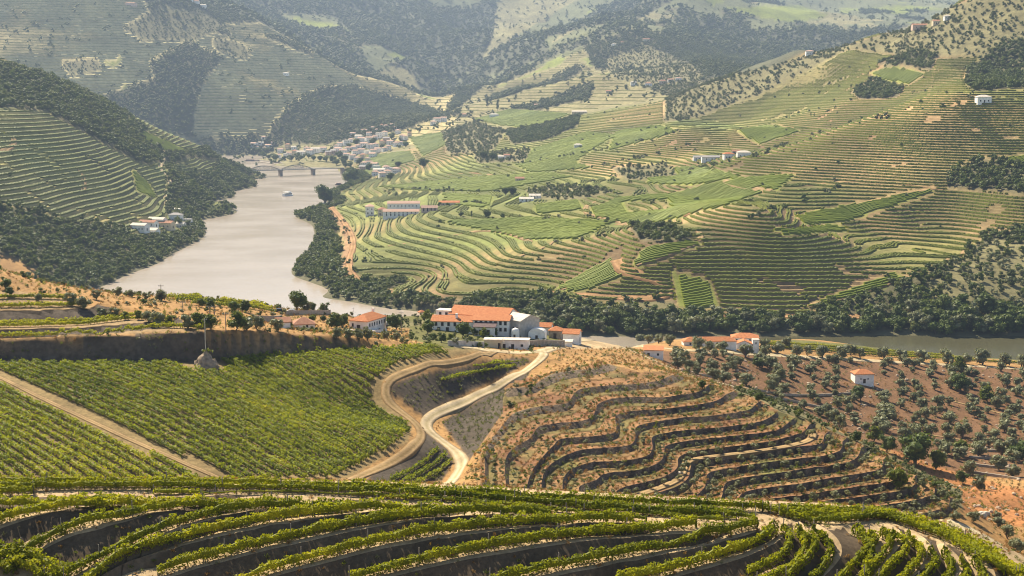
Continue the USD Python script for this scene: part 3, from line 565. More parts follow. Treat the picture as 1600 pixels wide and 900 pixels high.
usdkit.material(stage, '/World/Looks/river_water', {
    'g': ('geometry', {}), 'mp': ('mapping', {'scale': (1.0, 0.45, 1.0)}), 'n1': ('noise_texture', {'scale': 0.35, 'detail': 5.0, 'roughness': 0.6}), 'n2': ('noise_texture', {'scale': 0.012, 'detail': 4.0}),
    'sx': ('separate_xyz', {}), 'calm': ('map_range', {'from_min': 20.0, 'from_max': 170.0, 'to_min': 0.34, 'to_max': 0.05, 'clamp': True}), 'murk': ('map_range', {'from_min': 20.0, 'from_max': 170.0, 'to_min': 0.0, 'to_max': 1.0, 'clamp': True}),
    'wc': ('mix_color', {'a': (0.43, 0.36, 0.29), 'b': (0.085, 0.08, 0.045)}), 'mp2': ('mapping', {'scale': (0.8, 1.0, 1.0)}), 'mr': ('map_range', {'from_min': 0.35, 'from_max': 0.65, 'to_min': 0.12, 'to_max': 0.22}),  # pale sky and dark woods reflections mixed into the water colour
    'p': ('principled_bsdf', {'base_color': (0.40, 0.34, 0.265), 'ior': 1.33, 'specular_ior_level': 0.5}), 'b': ('bump', {'strength': 0.3, 'distance': 0.3})},
    [('g.position', 'mp.vector'), ('mp.vector', 'n1.vector'), ('g.position', 'mp2.vector'), ('mp2.vector', 'n2.vector'), ('n2.fac', 'mr.value'), ('mr.result', 'p.roughness'), ('n1.fac', 'b.height'), ('b.normal', 'p.normal'), ('g.position', 'sx.vector'), ('sx.x', 'calm.value'), ('calm.result', 'b.strength'), ('sx.x', 'murk.value'), ('murk.result', 'wc.fac'), ('wc.result', 'p.base_color')], surface='p.BSDF')
tag(obj('river', (np.array([[-1600, 640, 0], [1500, 640, 0], [1500, 3700, 0], [-1600, 3700, 0]], float), np.array([[0, 1, 2, 3]])), 'river_water'), kind='structure')

# roads and tracks draped over the ground
def drape(line, width, lift, step=3.0, dmin=0, smooth=6):
    """a ribbon of three points across along a line of surveyed pixels"""
    P = np.array([pick(u, v, dmin) for u, v in smooth_line(line, smooth)])[:, :2]
    s = np.r_[0, np.cumsum(np.linalg.norm(np.diff(P, axis=0), axis=1))]; n = max(2, int(s[-1] / step) + 1); q = np.linspace(0, s[-1], n)
    P = np.stack([gaussian_filter(np.interp(q, s, P[:, k]), 1.2, mode='nearest') for k in (0, 1)], 1)
    T = np.gradient(P, axis=0); T /= np.linalg.norm(T, axis=1, keepdims=True) + 1e-9; N = np.stack([-T[:, 1], T[:, 0]], 1)
    return P, N, n
def road(name, m, line, width, lift=0.12, step=3.0, dmin=0, kind='structure', level=False):
    P, N, n = drape(line, width, lift, step, dmin)
    w = width * (1 + 0.14 * n2(P[:, 0], P[:, 1], 11, 41, 2)); rows = []
    zc = gaussian_filter(ground(P[:, 0], P[:, 1]), 1.0, mode='nearest')
    for k, f in enumerate((-0.66, -0.5, -.27, 0, .27, 0.5, 0.66)):
        q = P + N * (w * f)[:, None]; z = np.maximum(ground(q[:, 0], q[:, 1]), zc - 0.6) + lift
        if level: z = gaussian_filter(zc, 4, mode='nearest') + lift
        if k in (0, 6): z = z - lift - 1.0
        rows.append(np.column_stack([q, z]))
    V = np.stack(rows, 1).reshape(-1, 3); i = np.arange(n * 7).reshape(n, 7)
    q = np.stack([i[:-1, :-1], i[:-1, 1:], i[1:, 1:], i[1:, :-1]], -1).reshape(-1, 4)
    base = np.array({'pale_road': (0.50, 0.40, 0.26), 'tan_track': (0.33, 0.225, 0.115), 'orange_track': (0.36, 0.21, 0.105)}[m]); verge = base * [.62, .58, .5]; mid_ = base * [.74, .74, .62]
    col = np.tile(np.stack([verge, verge, base * 1.08, mid_, base * 1.08, verge, verge]), (n, 1)) * (1 + .25 * n2(V[:, 0], V[:, 1], 5, 121, 3))[:, None]
    return tag(obj(name, (V, q), m, smooth=True, colors=col), kind=kind)
road('dirt_road', 'pale_road', [(846,546),(850,556),(836,569),(806,588),(762,611),(722,630),(692,642),(668,655),(663,664),(676,679),(700,695),(718,712),(722,728),(712,745),(695,762)], 3.4, dmin=230)
road('dirt_track', 'tan_track', [(775,549),(722,562),(662,572),(620,588),(598,606),(600,622),(622,641),(650,660),(659,676),(652,693),(628,713),(590,733),(545,752)], 2.7, dmin=230)
road('dirt_path', 'tan_track', [(-30,577),(0,590),(60,620),(130,653),(200,686),(270,716),(352,752)], 1.5, dmin=230)
road('farm_road', 'pale_road', [(700,540),(760,546),(805,551),(842,550),(875,540),(905,531),(955,535),(1000,541),(1080,548),(1160,552),(1240,557),(1330,562),(1420,567),(1500,571),(1640,579)], 5.5, dmin=230)
road('dirt_road', 'pale_road', [(1405,803),(1450,808),(1500,821),(1540,842),(1575,862),(1640,905)], 5.5, dmin=230)
road('knoll_path', 'tan_track', [(965,784),(1000,771),(1030,760),(1058,746),(1067,731),(1076,718),(1110,711.5),(1150,708),(1200,701),(1240,694),(1266,684),(1270,674),(1262,666)], 2.5, lift=0.3, step=1.5, dmin=230, level=True)
road('dirt_track', 'pale_road', [(960,538),(1005,556),(1040,572),(1090,590),(1130,600),(1152,606)], 3.4, lift=.2)
road('dirt_path', 'tan_track', [(1150,603),(1190,612),(1225,618)], 3.0, lift=.2)
road('dirt_path', 'tan_track', [(1190,625),(1270,640),(1330,656),(1400,671),(1480,684),(1560,697),(1640,712)], 2.0, lift=.2)
road('dirt_path', 'tan_track', [(1480,625),(1540,640),(1600,655),(1650,664)], 2.0, lift=.2)
road('dirt_path', 'tan_track', [(1262,574),(1290,585),(1320,597)], 1.6, lift=.2)
for w, m, l in [(7, 'orange_track', [(940,492),(1000,491),(1100,493),(1200,494),(1300,495),(1400,495),(1500,494),(1640,494)]),
 (9, 'orange_track', [(850,456),(900,461),(980,466),(1040,466),(1048,452),(1044,440),(1004,432),(976,426),(963,404)]), (5, 'tan_track', [(985,352),(945,341),(917,333),(918,320),(938,312)]),
 (6, 'orange_track', [(1062,341),(1092,328),(1104,324),(1086,315),(1062,307)]), (6, 'orange_track', [(512,318),(532,340),(548,365),(552,385),(546,405),(548,425),(563,440),(590,450),(612,458)]), (4, 'tan_track', [(1060,270),(1130,252),(1200,241),(1300,206),(1400,187),(1500,164)]), (4, 'tan_track', [(1250,291),(1300,285),(1350,283),(1440,290),(1480,297)]), (4, 'tan_track', [(1190,236),(1240,222),(1290,200)]), (4, 'tan_track', [(1240,345),(1330,322),(1420,300),(1480,293)]), (4, 'tan_track', [(1450,152),(1458,120),(1464,92)]), (4, 'tan_track', [(600,385),(680,372),(740,362)]), (4, 'tan_track', [(590,420),(660,418),(700,440)]), (9, 'tan_track', [(1128,282),(1160,292),(1205,299)]), (5, 'tan_track', [(728,362),(770,361),(800,367),(830,378)]),
 (4, 'tan_track', [(792,407),(842,390),(872,374)]), (4, 'tan_track', [(842,432),(880,412),(897,402)]), (5, 'pale_road', [(262,324),(258,306),(266,290),(262,276),(250,262),(257,240),(246,226)]), (4, 'tan_track', [(130,300),(132,280),(122,262)]),
 (4, 'tan_track', [(215,352),(188,352),(160,338)]), (5, 'tan_track', [(0,238),(20,226),(22,214)]), (5, 'tan_track', [(985,418),(1040,400),(1090,380)]), (5, 'tan_track', [(1085,378),(1100,372),(1090,360)]),
 (6, 'tan_track', [(690,274),(740,270),(790,278)]), (5, 'tan_track', [(960,350),(985,352),(1010,356)]), (6, 'tan_track', [(870,455),(910,440),(950,408)]), (5, 'tan_track', [(1255,480),(1330,462),(1420,432),(1500,398),(1520,380)]), (5, 'pale_road', [(545,285),(556,275),(552,262),(540,256)])]:
    road('hill_track', m, l, w, lift=0.5, step=8.0, dmin=900)
# ------------------------------------------------------------------ foliage materials
def leaf_look(name, dark, mid_, light, scale=0.35, trans=0.35, big=0.03):
    usdkit.material(stage, '/World/Looks/' + name, {
        'g': ('geometry', {}), 'o': ('object_info', {}), 'n': ('noise_texture', {'scale': scale, 'detail': 3.0}), 'n2': ('noise_texture', {'scale': big, 'detail': 2.0}),
        'ri': ('math', {'math_type': 'multiply', 'value2': 0.30}), 'ii': ('math', {'math_type': 'multiply', 'value2': 0.22}), 'a1': ('math', {'math_type': 'add'}), 'a2': ('math', {'math_type': 'add'}), 'a3': ('math', {'math_type': 'add'}),
        'mn': ('math', {'math_type': 'multiply_add', 'value2': 0.9, 'value3': -0.22}), 'm2': ('math', {'math_type': 'multiply_add', 'value2': 0.9, 'value3': -0.45}),
        'r': ('rgb_ramp', {'ramp': [(0.05, dark), (0.5, mid_), (0.95, light)]}), 'd': ('principled_bsdf', {'roughness': 0.6, 'specular_ior_level': 0.25}),
        't': ('translucent_bsdf', {}), 'tc': ('mix_color', {'blend_type': 'multiply', 'fac': 1.0, 'b': (1.25, 1.15, 0.5)}), 'mx': ('mix_closure', {'fac': trans})},
        [('g.position', 'n.vector'), ('g.position', 'n2.vector'), ('o.random', 'ri.value1'), ('g.random_per_island', 'ii.value1'), ('n.fac', 'mn.value1'), ('n2.fac', 'm2.value1'), ('ri.value', 'a1.value1'), ('ii.value', 'a1.value2'),
         ('a1.value', 'a2.value1'), ('mn.value', 'a2.value2'), ('a2.value', 'a3.value1'), ('m2.value', 'a3.value2'), ('a3.value', 'r.fac'), ('r.color', 'd.base_color'), ('r.color', 'tc.a'), ('tc.result', 't.color'),
         ('d.BSDF', 'mx.closure1'), ('t.BSDF', 'mx.closure2')], surface='mx.closure')
leaf_look('vine_leaves', (0.13, 0.165, 0.012), (0.32, 0.34, 0.018), (0.54, 0.50, 0.035), scale=0.5, trans=0.5, big=0.02)
leaf_look('field_leaves', (0.10, 0.14, 0.012), (0.26, 0.30, 0.02), (0.48, 0.45, 0.03), scale=0.3, trans=0.45, big=0.018)
leaf_look('far_vine_leaves', (0.11, 0.14, 0.018), (0.19, 0.21, 0.025), (0.28, 0.28, 0.03), scale=0.05, trans=0.3, big=0.006)
leaf_look('green_plot_leaves', (0.17, 0.22, 0.012), (0.24, 0.285, 0.014), (0.32, 0.335, 0.018), scale=0.03, trans=0.3, big=0.006)
leaf_look('olive_leaves', (0.13, 0.14, 0.07), (0.22, 0.23, 0.12), (0.33, 0.33, 0.18), scale=0.6, trans=0.2, big=0.05)
leaf_look('tree_leaves', (0.05, 0.075, 0.016), (0.10, 0.14, 0.026), (0.19, 0.22, 0.04), scale=0.5, trans=0.3, big=0.05)
leaf_look('bright_leaves', (0.07, 0.10, 0.012), (0.14, 0.17, 0.02), (0.24, 0.25, 0.03), scale=0.5, trans=0.4, big=0.05)
leaf_look('wood_leaves', (0.06, 0.08, 0.022), (0.115, 0.14, 0.036), (0.20, 0.22, 0.055), scale=0.05, trans=0.3, big=0.01)
leaf_look('bank_leaves', (0.06, 0.085, 0.018), (0.11, 0.145, 0.028), (0.17, 0.20, 0.04), scale=0.3, trans=0.25, big=0.05)
leaf_look('dry_grass', (0.17, 0.09, 0.035), (0.31, 0.18, 0.065), (0.40, 0.28, 0.09), scale=0.5, trans=0.3, big=0.05)
def simple(name, col, rough=0.85, scale=3.0, var=0.25):
    usdkit.material(stage, '/World/Looks/' + name, {'g': ('geometry', {}), 'n': ('noise_texture', {'scale': scale, 'detail': 4.0}), 'm': ('map_range', {'from_min': 0.3, 'from_max': 0.7, 'to_min': 1 - var, 'to_max': 1 + var}),
        'c': ('mix_color', {'blend_type': 'multiply', 'fac': 1.0, 'a': col}), 'p': ('principled_bsdf', {'roughness': rough, 'specular_ior_level': 0.2})},
        [('g.position', 'n.vector'), ('n.fac', 'm.value'), ('m.result', 'c.b'), ('c.result', 'p.base_color')], surface='p.BSDF')
simple('bark', (0.16, 0.12, 0.085)); simple('grey_wood', (0.22, 0.19, 0.16)); simple('dark_bark', (0.09, 0.07, 0.05))

# ------------------------------------------------------------------ foliage shapes
def quads(cen, size, r, stretch=0.65, up=0.0):
    """small leaf faces at the given centres, turned every way"""
    n = len(cen); a = r.normal(size=(n, 3)); a[:, 2] += up; a /= np.linalg.norm(a, axis=1, keepdims=True)
    b = np.cross(a, r.normal(size=(n, 3))); b /= np.linalg.norm(b, axis=1, keepdims=True)
    s = (np.broadcast_to(size, n) * r.uniform(0.7, 1.3, n))[:, None]
    c = np.cross(a, b); a_, b_ = b * s * 0.5, c * s * 0.5 * stretch
    V = np.stack([cen - a_, cen - b_ * 0.9 + a_ * .1, cen + a_, cen + b_ * 0.9 + a_ * .1], 1).reshape(-1, 3)
    i = np.arange(n)[:, None] * 4
    return V, np.vstack([i + [0, 1, 2], i + [0, 2, 3]])
def join(parts):
    V, F, n = [], [], 0
    for v, f in parts:
        V.append(np.asarray(v)); F.append(np.asarray(f) + n); n += len(v)
    return np.vstack(V), np.vstack(F)
def lump(c, rad, r, sub=1, amt=0.25):
    m = trimesh.creation.icosphere(subdivisions=sub); v = m.vertices * (1 + r.uniform(-amt, amt, len(m.vertices)))[:, None]
    return v * rad + c, m.faces
def tube(p, rad, n=6):
    p = np.asarray(p, float); rad = np.broadcast_to(rad, len(p)); V = []
    for i in range(len(p)):
        t = p[min(i + 1, len(p) - 1)] - p[max(i - 1, 0)]; t /= np.linalg.norm(t) + 1e-9
        a = np.cross(t, [0.31, 0.9, 0.29]); a /= np.linalg.norm(a); b = np.cross(t, a); g = np.arange(n) / n * 2 * np.pi
        V.append(p[i] + rad[i] * (np.cos(g)[:, None] * a + np.sin(g)[:, None] * b))
    V = np.vstack(V); F = []
    for i in range(len(p) - 1):
        for j in range(n):
            k = (j + 1) % n; F += [(i * n + j, i * n + k, (i + 1) * n + k), (i * n + j, (i + 1) * n + k, (i + 1) * n + j)]
    F += [((len(p) - 1) * n, (len(p) - 1) * n + j, (len(p) - 1) * n + j + 1) for j in range(1, n - 1)]
    return V, np.array(F)
def crown(r, height, width, base, clumps, leaves, leaf, core=True, flat=0.8):
    """clumps of leaves round an uneven outline; dark inside"""
    parts = []
    for k in range(clumps):
        g = r.uniform(0, 2 * np.pi); q = math.sqrt(r.uniform(0, 1)); h = r.uniform(0, 1)
        rr = width * 0.5 * q * (0.55 + 0.6 * math.sin(math.pi * (0.15 + 0.75 * h)))* 0.75
        c = np.array([rr * math.cos(g), rr * math.sin(g), base + (height - base) * (0.18 + 0.66 * h)])
        rad = np.array([1, 1, flat]) * width * r.uniform(0.20, 0.30)
        if core: parts.append(lump(c, rad * 0.72, r, 1))
        d = r.normal(size=(leaves, 3)); d /= np.linalg.norm(d, axis=1, keepdims=True)
        parts.append(quads(c + d * rad * r.uniform(0.75, 1.15, (leaves, 1)), leaf, r))
    return join(parts)
def kind(path, parts):
    """a class prim that individuals refer to"""
    p = stage.CreateClassPrim('/' + path)
    for name, mesh, m in parts: obj(name, mesh, m, p)
    return '/' + path
def tree_kind(path, seed, height, width, base, clumps, leaves, leaf, m, trunk=0.18, stems=1, bark='bark', flat=0.8):
    r = np.random.default_rng(seed); tr = []
    for s in range(stems):
        g = r.uniform(0, 6.28); e = np.array([math.cos(g), math.sin(g), 0]) * width * 0.18
        tr.append(tube([[0, 0, -0.6], e * 0.15 + [0, 0, base * 0.5], e * 0.5 + [0, 0, base], e + [0, 0, base + (height - base) * 0.5]], [trunk * 1.3, trunk, trunk * 0.8, trunk * 0.3]))
        for k in range(3):
            g = r.uniform(0, 6.28); q = np.array([math.cos(g), math.sin(g), 0]) * width * 0.3
            tr.append(tube([e * 0.4 + [0, 0, base * 0.9], e * 0.4 + q * 0.5 + [0, 0, base + (height - base) * 0.25], e * 0.4 + q + [0, 0, base + (height - base) * 0.5]], [trunk * 0.6, trunk * 0.4, trunk * 0.15], 5))
    return kind(path, [('trunk', join(tr), bark), ('crown', crown(r, height, width, base, clumps, leaves, leaf, flat=flat), m)])
OLIVE = [tree_kind(f'olive_kind_{i}', 50 + i, 3.9 + .35 * i, 4.3 + .3 * (i % 2), 0.35, 10, 46, 0.55, 'olive_leaves', 0.2, 2) for i in range(4)]
LEAFY = [tree_kind(f'leafy_kind_{i}', 70 + i, 6.0, 5.6 + .4 * i, 0.6, 13, 55, 0.62, 'tree_leaves', 0.22, 1) for i in range(3)]
BRIGHT = [tree_kind(f'bright_kind_{i}', 80 + i, 4.0, 4.0, 0.4, 9, 50, 0.5, 'bright_leaves', 0.14, 2) for i in range(2)]
BIG = [tree_kind(f'big_tree_kind_{i}', 90 + i, 9.5, 9.0, 1.8, 18, 70, 0.85, 'tree_leaves', 0.4, 2) for i in range(2)]
SAPLING = [tree_kind(f'sapling_kind_{i}', 100 + i, 1.7, 1.6, 0.25, 5, 26, 0.34, 'olive_leaves', 0.06, 1) for i in range(3)]
CYPRESS = [tree_kind('cypress_kind', 110, 9.0, 2.2, 0.6, 14, 30, 0.6, 'wood_leaves', 0.2, 1, flat=2.2)]
BANKTREE = [tree_kind(f'bank_tree_kind_{i}', 120 + i, 7.5 + i, 8.0 + .5 * i, 1.0, 10, 34, 1.1, ('wood_leaves', 'tree_leaves', 'olive_leaves', 'bank_leaves')[i], 0.3, 1, 'dark_bark') for i in range(4)]

VISD = gaussian_filter(VIS.astype(float), 2.5) > 0.03
def look_near(F, x, y):
    g = grid_index(x, y); return F[np.clip(np.round(g[0]).astype(int), 0, NT - 1), np.clip(np.round(g[1]).astype(int), 0, NY - 1)]
gH = np.gradient(gaussian_filter(H, 1.0))
def uphill(field, x, y):
    """unit horizontal direction in which the field grows"""
    h = 0.004
    fx = look(field, x + y * h * .5, y) - look(field, x - y * h * .5, y); fy = look(field, x, y * (1 + h)) - look(field, x, y * (1 - h))
    g = np.stack([fx / (y * h), fy / (2 * y * h)], -1); return g / (np.linalg.norm(g, axis=-1, keepdims=True) + 1e-12)

# ------------------------------------------------------------------ single vine rows: foliage, stems and posts
def resample(P, step):
    s = np.r_[0, np.cumsum(np.linalg.norm(np.diff(P, axis=0), axis=1))]; n = max(2, int(s[-1] / step) + 1); q = np.linspace(0, s[-1], n)
    return np.stack([np.interp(q, s, P[:, k]) for k in range(P.shape[1])], 1), s[-1]
def vine_row(P, label, group, m, r, per_m, leaf, height=1.45, half=0.5, posts=6.0, stems=True, seg=0.8, gap=0.0):  # foliage, stems, posts
    P, L = resample(np.asarray(P), seg)
    if L < 3: return
    z = ground(P[:, 0], P[:, 1]); T = np.gradient(P, axis=0); T /= np.linalg.norm(T, axis=1, keepdims=True) + 1e-9; N = np.stack([-T[:, 1], T[:, 0]], 1)
    o = np.array([P[0, 0], P[0, 1], z[0]])
    den = sm(n2(P[:, 0], P[:, 1], 5.0, 61, 3), -0.75 + gap, -0.1 + gap)
    hh = height * (0.72 + 0.36 * r.random(len(P))) * (0.45 + 0.55 * den); ww = half * (0.7 + 0.5 * r.random(len(P))) * (0.4 + 0.6 * den)
    ring = np.stack([np.column_stack([P + N * (f * ww)[:, None], z + 0.12 + (hh - 0.12) * g]) for f, g in ((-.25, .25), (-.45, .55), (-.2, .76), (.2, .78), (.45, .55), (.25, .25))], 1)
    n = len(P); i = np.arange(n * 6).reshape(n, 6); j = np.roll(i, -1, 1)
    core = np.stack([i[:-1], i[1:], j[1:], j[:-1]], -1).reshape(-1, 4)
    core = np.vstack([core[:, [0, 1, 2]], core[:, [0, 2, 3]]])
    k = r.integers(0, n, int(L * per_m)); k = k[r.random(len(k)) < 0.15 + 0.85 * den[k]]
    f = r.uniform(0, 1, (len(k), 1)); k2 = np.minimum(k + 1, n - 1)
    c = P[k] * (1 - f) + P[k2] * f; g = r.uniform(-0.25 * np.pi, 1.25 * np.pi, len(k)); rad = r.uniform(0.75, 1.12, len(k))
    cz = z[k] + hh[k] * (0.52 + 0.5 * np.sin(g) * rad); c = c + N[k] * (np.cos(g) * rad * ww[k])[:, None]
    fol = join([(ring.reshape(-1, 3), core), quads(np.column_stack([c, cz]), leaf, r)])
    t = thing('vine_row', label, 'vine row', o, 0, group)
    obj('foliage', (fol[0] - o, fol[1]), m, t)
    if posts:
        q, _ = resample(np.column_stack([P, z]), posts)
        for p in q:
            if r.random() < 0.8:
                obj('post', tube([p - o - [0, 0, .2], p - o + [0, 0, height * 1.28]], 0.05, 5), 'grey_wood', t)
    if stems:
        q, _ = resample(np.column_stack([P, z]), 1.4); q = q + np.column_stack([r.normal(0, .06, (len(q), 2)), np.zeros(len(q))])
        obj('stems', join([tube([p - o - [0, 0, .15], p - o + [.04, .03, .4], p - o + [0, 0, .75]], [.05, .04, .03], 4) for p in q]), 'dark_bark', t).SetCustomDataByKey('kind', 'stuff')
    return t
def line_world(l, n=5, dmin=0): return np.array([pick(u, v, dmin) for u, v in smooth_line(l, n)])[:, :2]
r_ = np.random.default_rng(21)
H1mask = lambda P: (look_near(LAYER, P[:, 0], P[:, 1]) == 1) & (P[:, 1] > 80)
where_names = ['topmost, short row at the left edge', 'second terrace from the top, at the far left', 'third terrace, from the left corner', 'fourth terrace down', 'fifth terrace down', 'sixth terrace down', 'seventh terrace down', 'eighth terrace down', 'ninth terrace down', 'tenth terrace, ending at the pale turning place',
 'first terrace bending round the nose', 'second terrace bending round the nose', 'third terrace bending round the nose', 'fourth terrace bending round the nose', 'fifth terrace bending round the nose', 'sixth terrace bending round the nose', 'last terrace at the right corner']
for k, l in enumerate(FRONT):
    t_, k_ = ray(*np.array(smooth_line(l, 5)).T); d = front_d(*np.array(smooth_line(l, 5)).T)
    P = np.stack([t_ * d, d], 1); P, _ = resample(P, 1.0); P = gaussian_filter(P, [1.5, 0], mode='nearest')
    up = uphill(C1, P[:, 0], P[:, 1]); up = gaussian_filter(up, [1.5, 0], mode='nearest')
    for s, sh in enumerate((0.95,) if k < 10 else (0.6, 2.1)):
        Q = P + up * sh; Q = Q[H1mask(Q)]
        if len(Q) < 4: continue
        vine_row(Q, f'green vine row on the foreground hill, {where_names[k]}' + (', inner row' if s else ''), 'vine rows on the foreground terraces', 'vine_leaves', r_, 120, 0.27, 1.3 if k < 10 else 1.1, 0.46 if k < 10 else .37)
TOPROWS = [([(-20,760),(200,759),(400,761),(520,765),(650,771),(800,780),(930,787),(1050,793),(1200,799)], 'dense vine row along the crest of the foreground hill', 0, 1.4),
 ([(-20,766),(200,764),(400,766),(500,769),(640,775),(800,786),(920,796),(1000,803),(1100,808),(1180,812)], 'second vine row behind the crest on the foreground hilltop', .1, 1.3),
 ([(240,771),(330,771),(450,771),(560,776),(700,783),(850,797),(960,809),(1010,815)], 'thin young vine row across the dry hilltop, third from the crest', .45, 1.0),
 ([(600,779),(680,783),(760,789),(900,803),(980,812)], 'thin young vine row on the dry hilltop, nearest the terrace edge', .5, 1.0),
 ([(700,777),(820,785),(940,793),(1060,800),(1160,805)], 'patchy vine row between the dense crest rows on the hilltop', .3, 1.1),
 ([(760,782),(880,792),(990,801),(1080,808),(1150,813)], 'sparse vine row in the middle of the dry hilltop', .5, 1.0),
 ([(-20,774),(20,773),(52,772)], 'short vine row end at the left edge of the hilltop', .1, 1.3), ([(900,796),(1000,805),(1080,812),(1130,817)], 'broken vine row leading to the pale turning place', .4, 1.0)]
for l, lab, gap, hgt in TOPROWS: vine_row(line_world(l), lab, 'vine rows on the foreground hilltop', 'vine_leaves', r_, 75 if gap < .2 else 32, 0.26, hgt * .85, 0.4, gap=gap)
crest_l = [(1190,800),(1300,800),(1380,807),(1450,824),(1520,852),(1580,884),(1625,910)]; turn_l = [(1238,811),(1296,822),(1372,812),(1402,820),(1440,833),(1476,846),(1560,892)]
a_, b_ = smooth_line(crest_l, 5), smooth_line(turn_l, 5)
for k, f in enumerate((0.03, 0.3, 0.57, 0.84)):
    vine_row(line_world(a_ * (1 - f) + b_ * f, 1), f'vine row sloping down the right end of the foreground hill, {["along the skyline","second from the skyline","third from the skyline","next to the terrace bends"][k]}', 'vine rows on the right end of the foreground hill', 'vine_leaves', r_, 70, 0.27, 1.0, 0.36, posts=8)
vine_row(line_world([(1350,905),(1357,880),(1361,862),(1356,843),(1340,829)]), 'vine row standing alone in the dip between two terrace bends of the nose', 'vine rows on the foreground terraces', 'vine_leaves', r_, 120, .28, 1.25, .5)
for k, l in enumerate([[(-20,884),(20,874),(50,878),(84,897),(100,915)], [(-20,896),(16,888),(46,893),(70,912)], [(-20,872),(10,866),(34,868)]]): vine_row(line_world(l), ['second', 'nearest', 'farthest'][k] + ' of three vine rows in the lower left corner of the picture', 'vine rows on the foreground terraces', 'vine_leaves', r_, 120, .29, 1.4, .55)
# the big field on the left: straight rows
dirv = np.array([7.5, -7.0]); dirv /= np.linalg.norm(dirv); nrm = np.array([-dirv[1], dirv[0]])
pathxy, _ = resample(line_world([(-30,577),(0,590),(60,620),(130,653),(200,686),(270,716),(352,752)], dmin=230), 1.0)
fieldmask = gaussian_filter(is_cover('field').astype(float), .7) > 0.5
from scipy.spatial import cKDTree
pt = cKDTree(pathxy); trackxy = line_world([(775,549),(722,562),(662,572),(620,588),(598,606),(600,622),(622,641),(650,660),(659,676),(652,693),(628,713),(590,733),(545,752)], dmin=230); tt_ = cKDTree(resample(trackxy, 1.0)[0])
for off in np.arange(120, 480, 2.7):
    s = np.arange(-520, 120, 1.3); P = nrm * off + dirv * s[:, None]
    ok = (P[:, 1] > 295) & (P[:, 1] < 480) & (np.abs(P[:, 0] / P[:, 1]) < 0.44)
    P = P[ok]
    if len(P) < 4: continue
    good = look_near(fieldmask, P[:, 0], P[:, 1]) & look_near(VISD, P[:, 0], P[:, 1]) & (look_near(LAYER, P[:, 0], P[:, 1]) == 2) & (pt.query(P)[0] > 2.4) & (tt_.query(P)[0] > 3.6)
    mound = np.linalg.norm(P - pick(322, 572)[:2], axis=1); good &= mound > 6
    run = np.split(np.arange(len(P)), np.nonzero(~good)[0])
    for q in run:
        q = q[good[q]]
        if len(q) < 6: continue
        vine_row(P[q], 'straight vine row in the big green field left of the white road', 'parallel vine rows of the big left field', 'field_leaves', r_, 15, 0.62, 1.55, 0.8, posts=0, stems=False, seg=1.3)
for k, l in enumerate([[(612,752),(640,738),(664,722),(684,703)], [(632,754),(656,742),(678,728),(696,712)], [(652,756),(672,746),(690,734),(704,722)], [(740,574),(775,569),(810,566)], [(690,596),(730,586),(770,579),(805,573)]]): vine_row(line_world(l, dmin=230), ['row of vines on the lower road bank, nearest the track', 'middle row of vines on the lower road bank', 'row of vines on the lower road bank, nearest the white road', 'short line of bushes high on the upper road bank', 'line of bushes halfway down the upper road bank'][k], 'vine rows on the road banks', 'field_leaves', r_, 16, .55, 1.4, .7, posts=0, stems=False, gap=.3)
# rows on the terraces at the left edge and on the river side of the dry slope
for l, lab in [([(-20,523),(80,521),(160,517),(245,512),(318,514)], 'vine row along the top of the high dark bank'), ([(-20,506),(60,505),(140,501),(205,496),(262,500)], 'vine row on the middle terrace at the left edge'), ([(-20,497),(60,496),(150,492),(215,489)], 'vine row close under the upper terrace wall at the left edge'),
     ([(-20,478),(50,478),(130,477)], 'vine row on the uppermost terrace at the left edge'), ([(-20,467),(40,466),(105,468)], 'highest short vine row at the left edge')]:
    vine_row(line_world(l, dmin=230), lab, 'vine rows on the left terraces', 'vine_leaves', r_, 34, 0.5, 1.7, 0.85, posts=8, stems=False)

for k, l in enumerate([[(268,462),(320,463),(370,470),(415,480)], [(262,466),(320,467),(370,474),(425,485)], [(275,470),(330,472),(380,480),(430,489)], [(300,476),(340,478),(385,485)]]): vine_row(line_world(l, dmin=230), ['farthest', 'second', 'third', 'nearest'][k] + ' leafy vine row on the river crest above the wide water', 'vine rows on the river crest', 'vine_leaves', r_, 26, .55, 1.8, 1.1, posts=0, stems=False)
for k, l in enumerate([[(1196,536),(1260,540),(1330,546),(1410,552),(1490,558)], [(1200,540),(1270,545),(1350,551),(1430,557),(1520,563)], [(1215,544),(1290,550),(1370,556),(1460,561),(1600,569)]]): vine_row(line_world(l, dmin=230), ['farthest', 'middle', 'nearest'][k] + ' bright vine row on the strip between road and right river reach', 'vine rows beside the right river reach', 'vine_leaves', r_, 22, .6, 1.7, .9, posts=0, stems=False, seg=1.5, gap=.2)
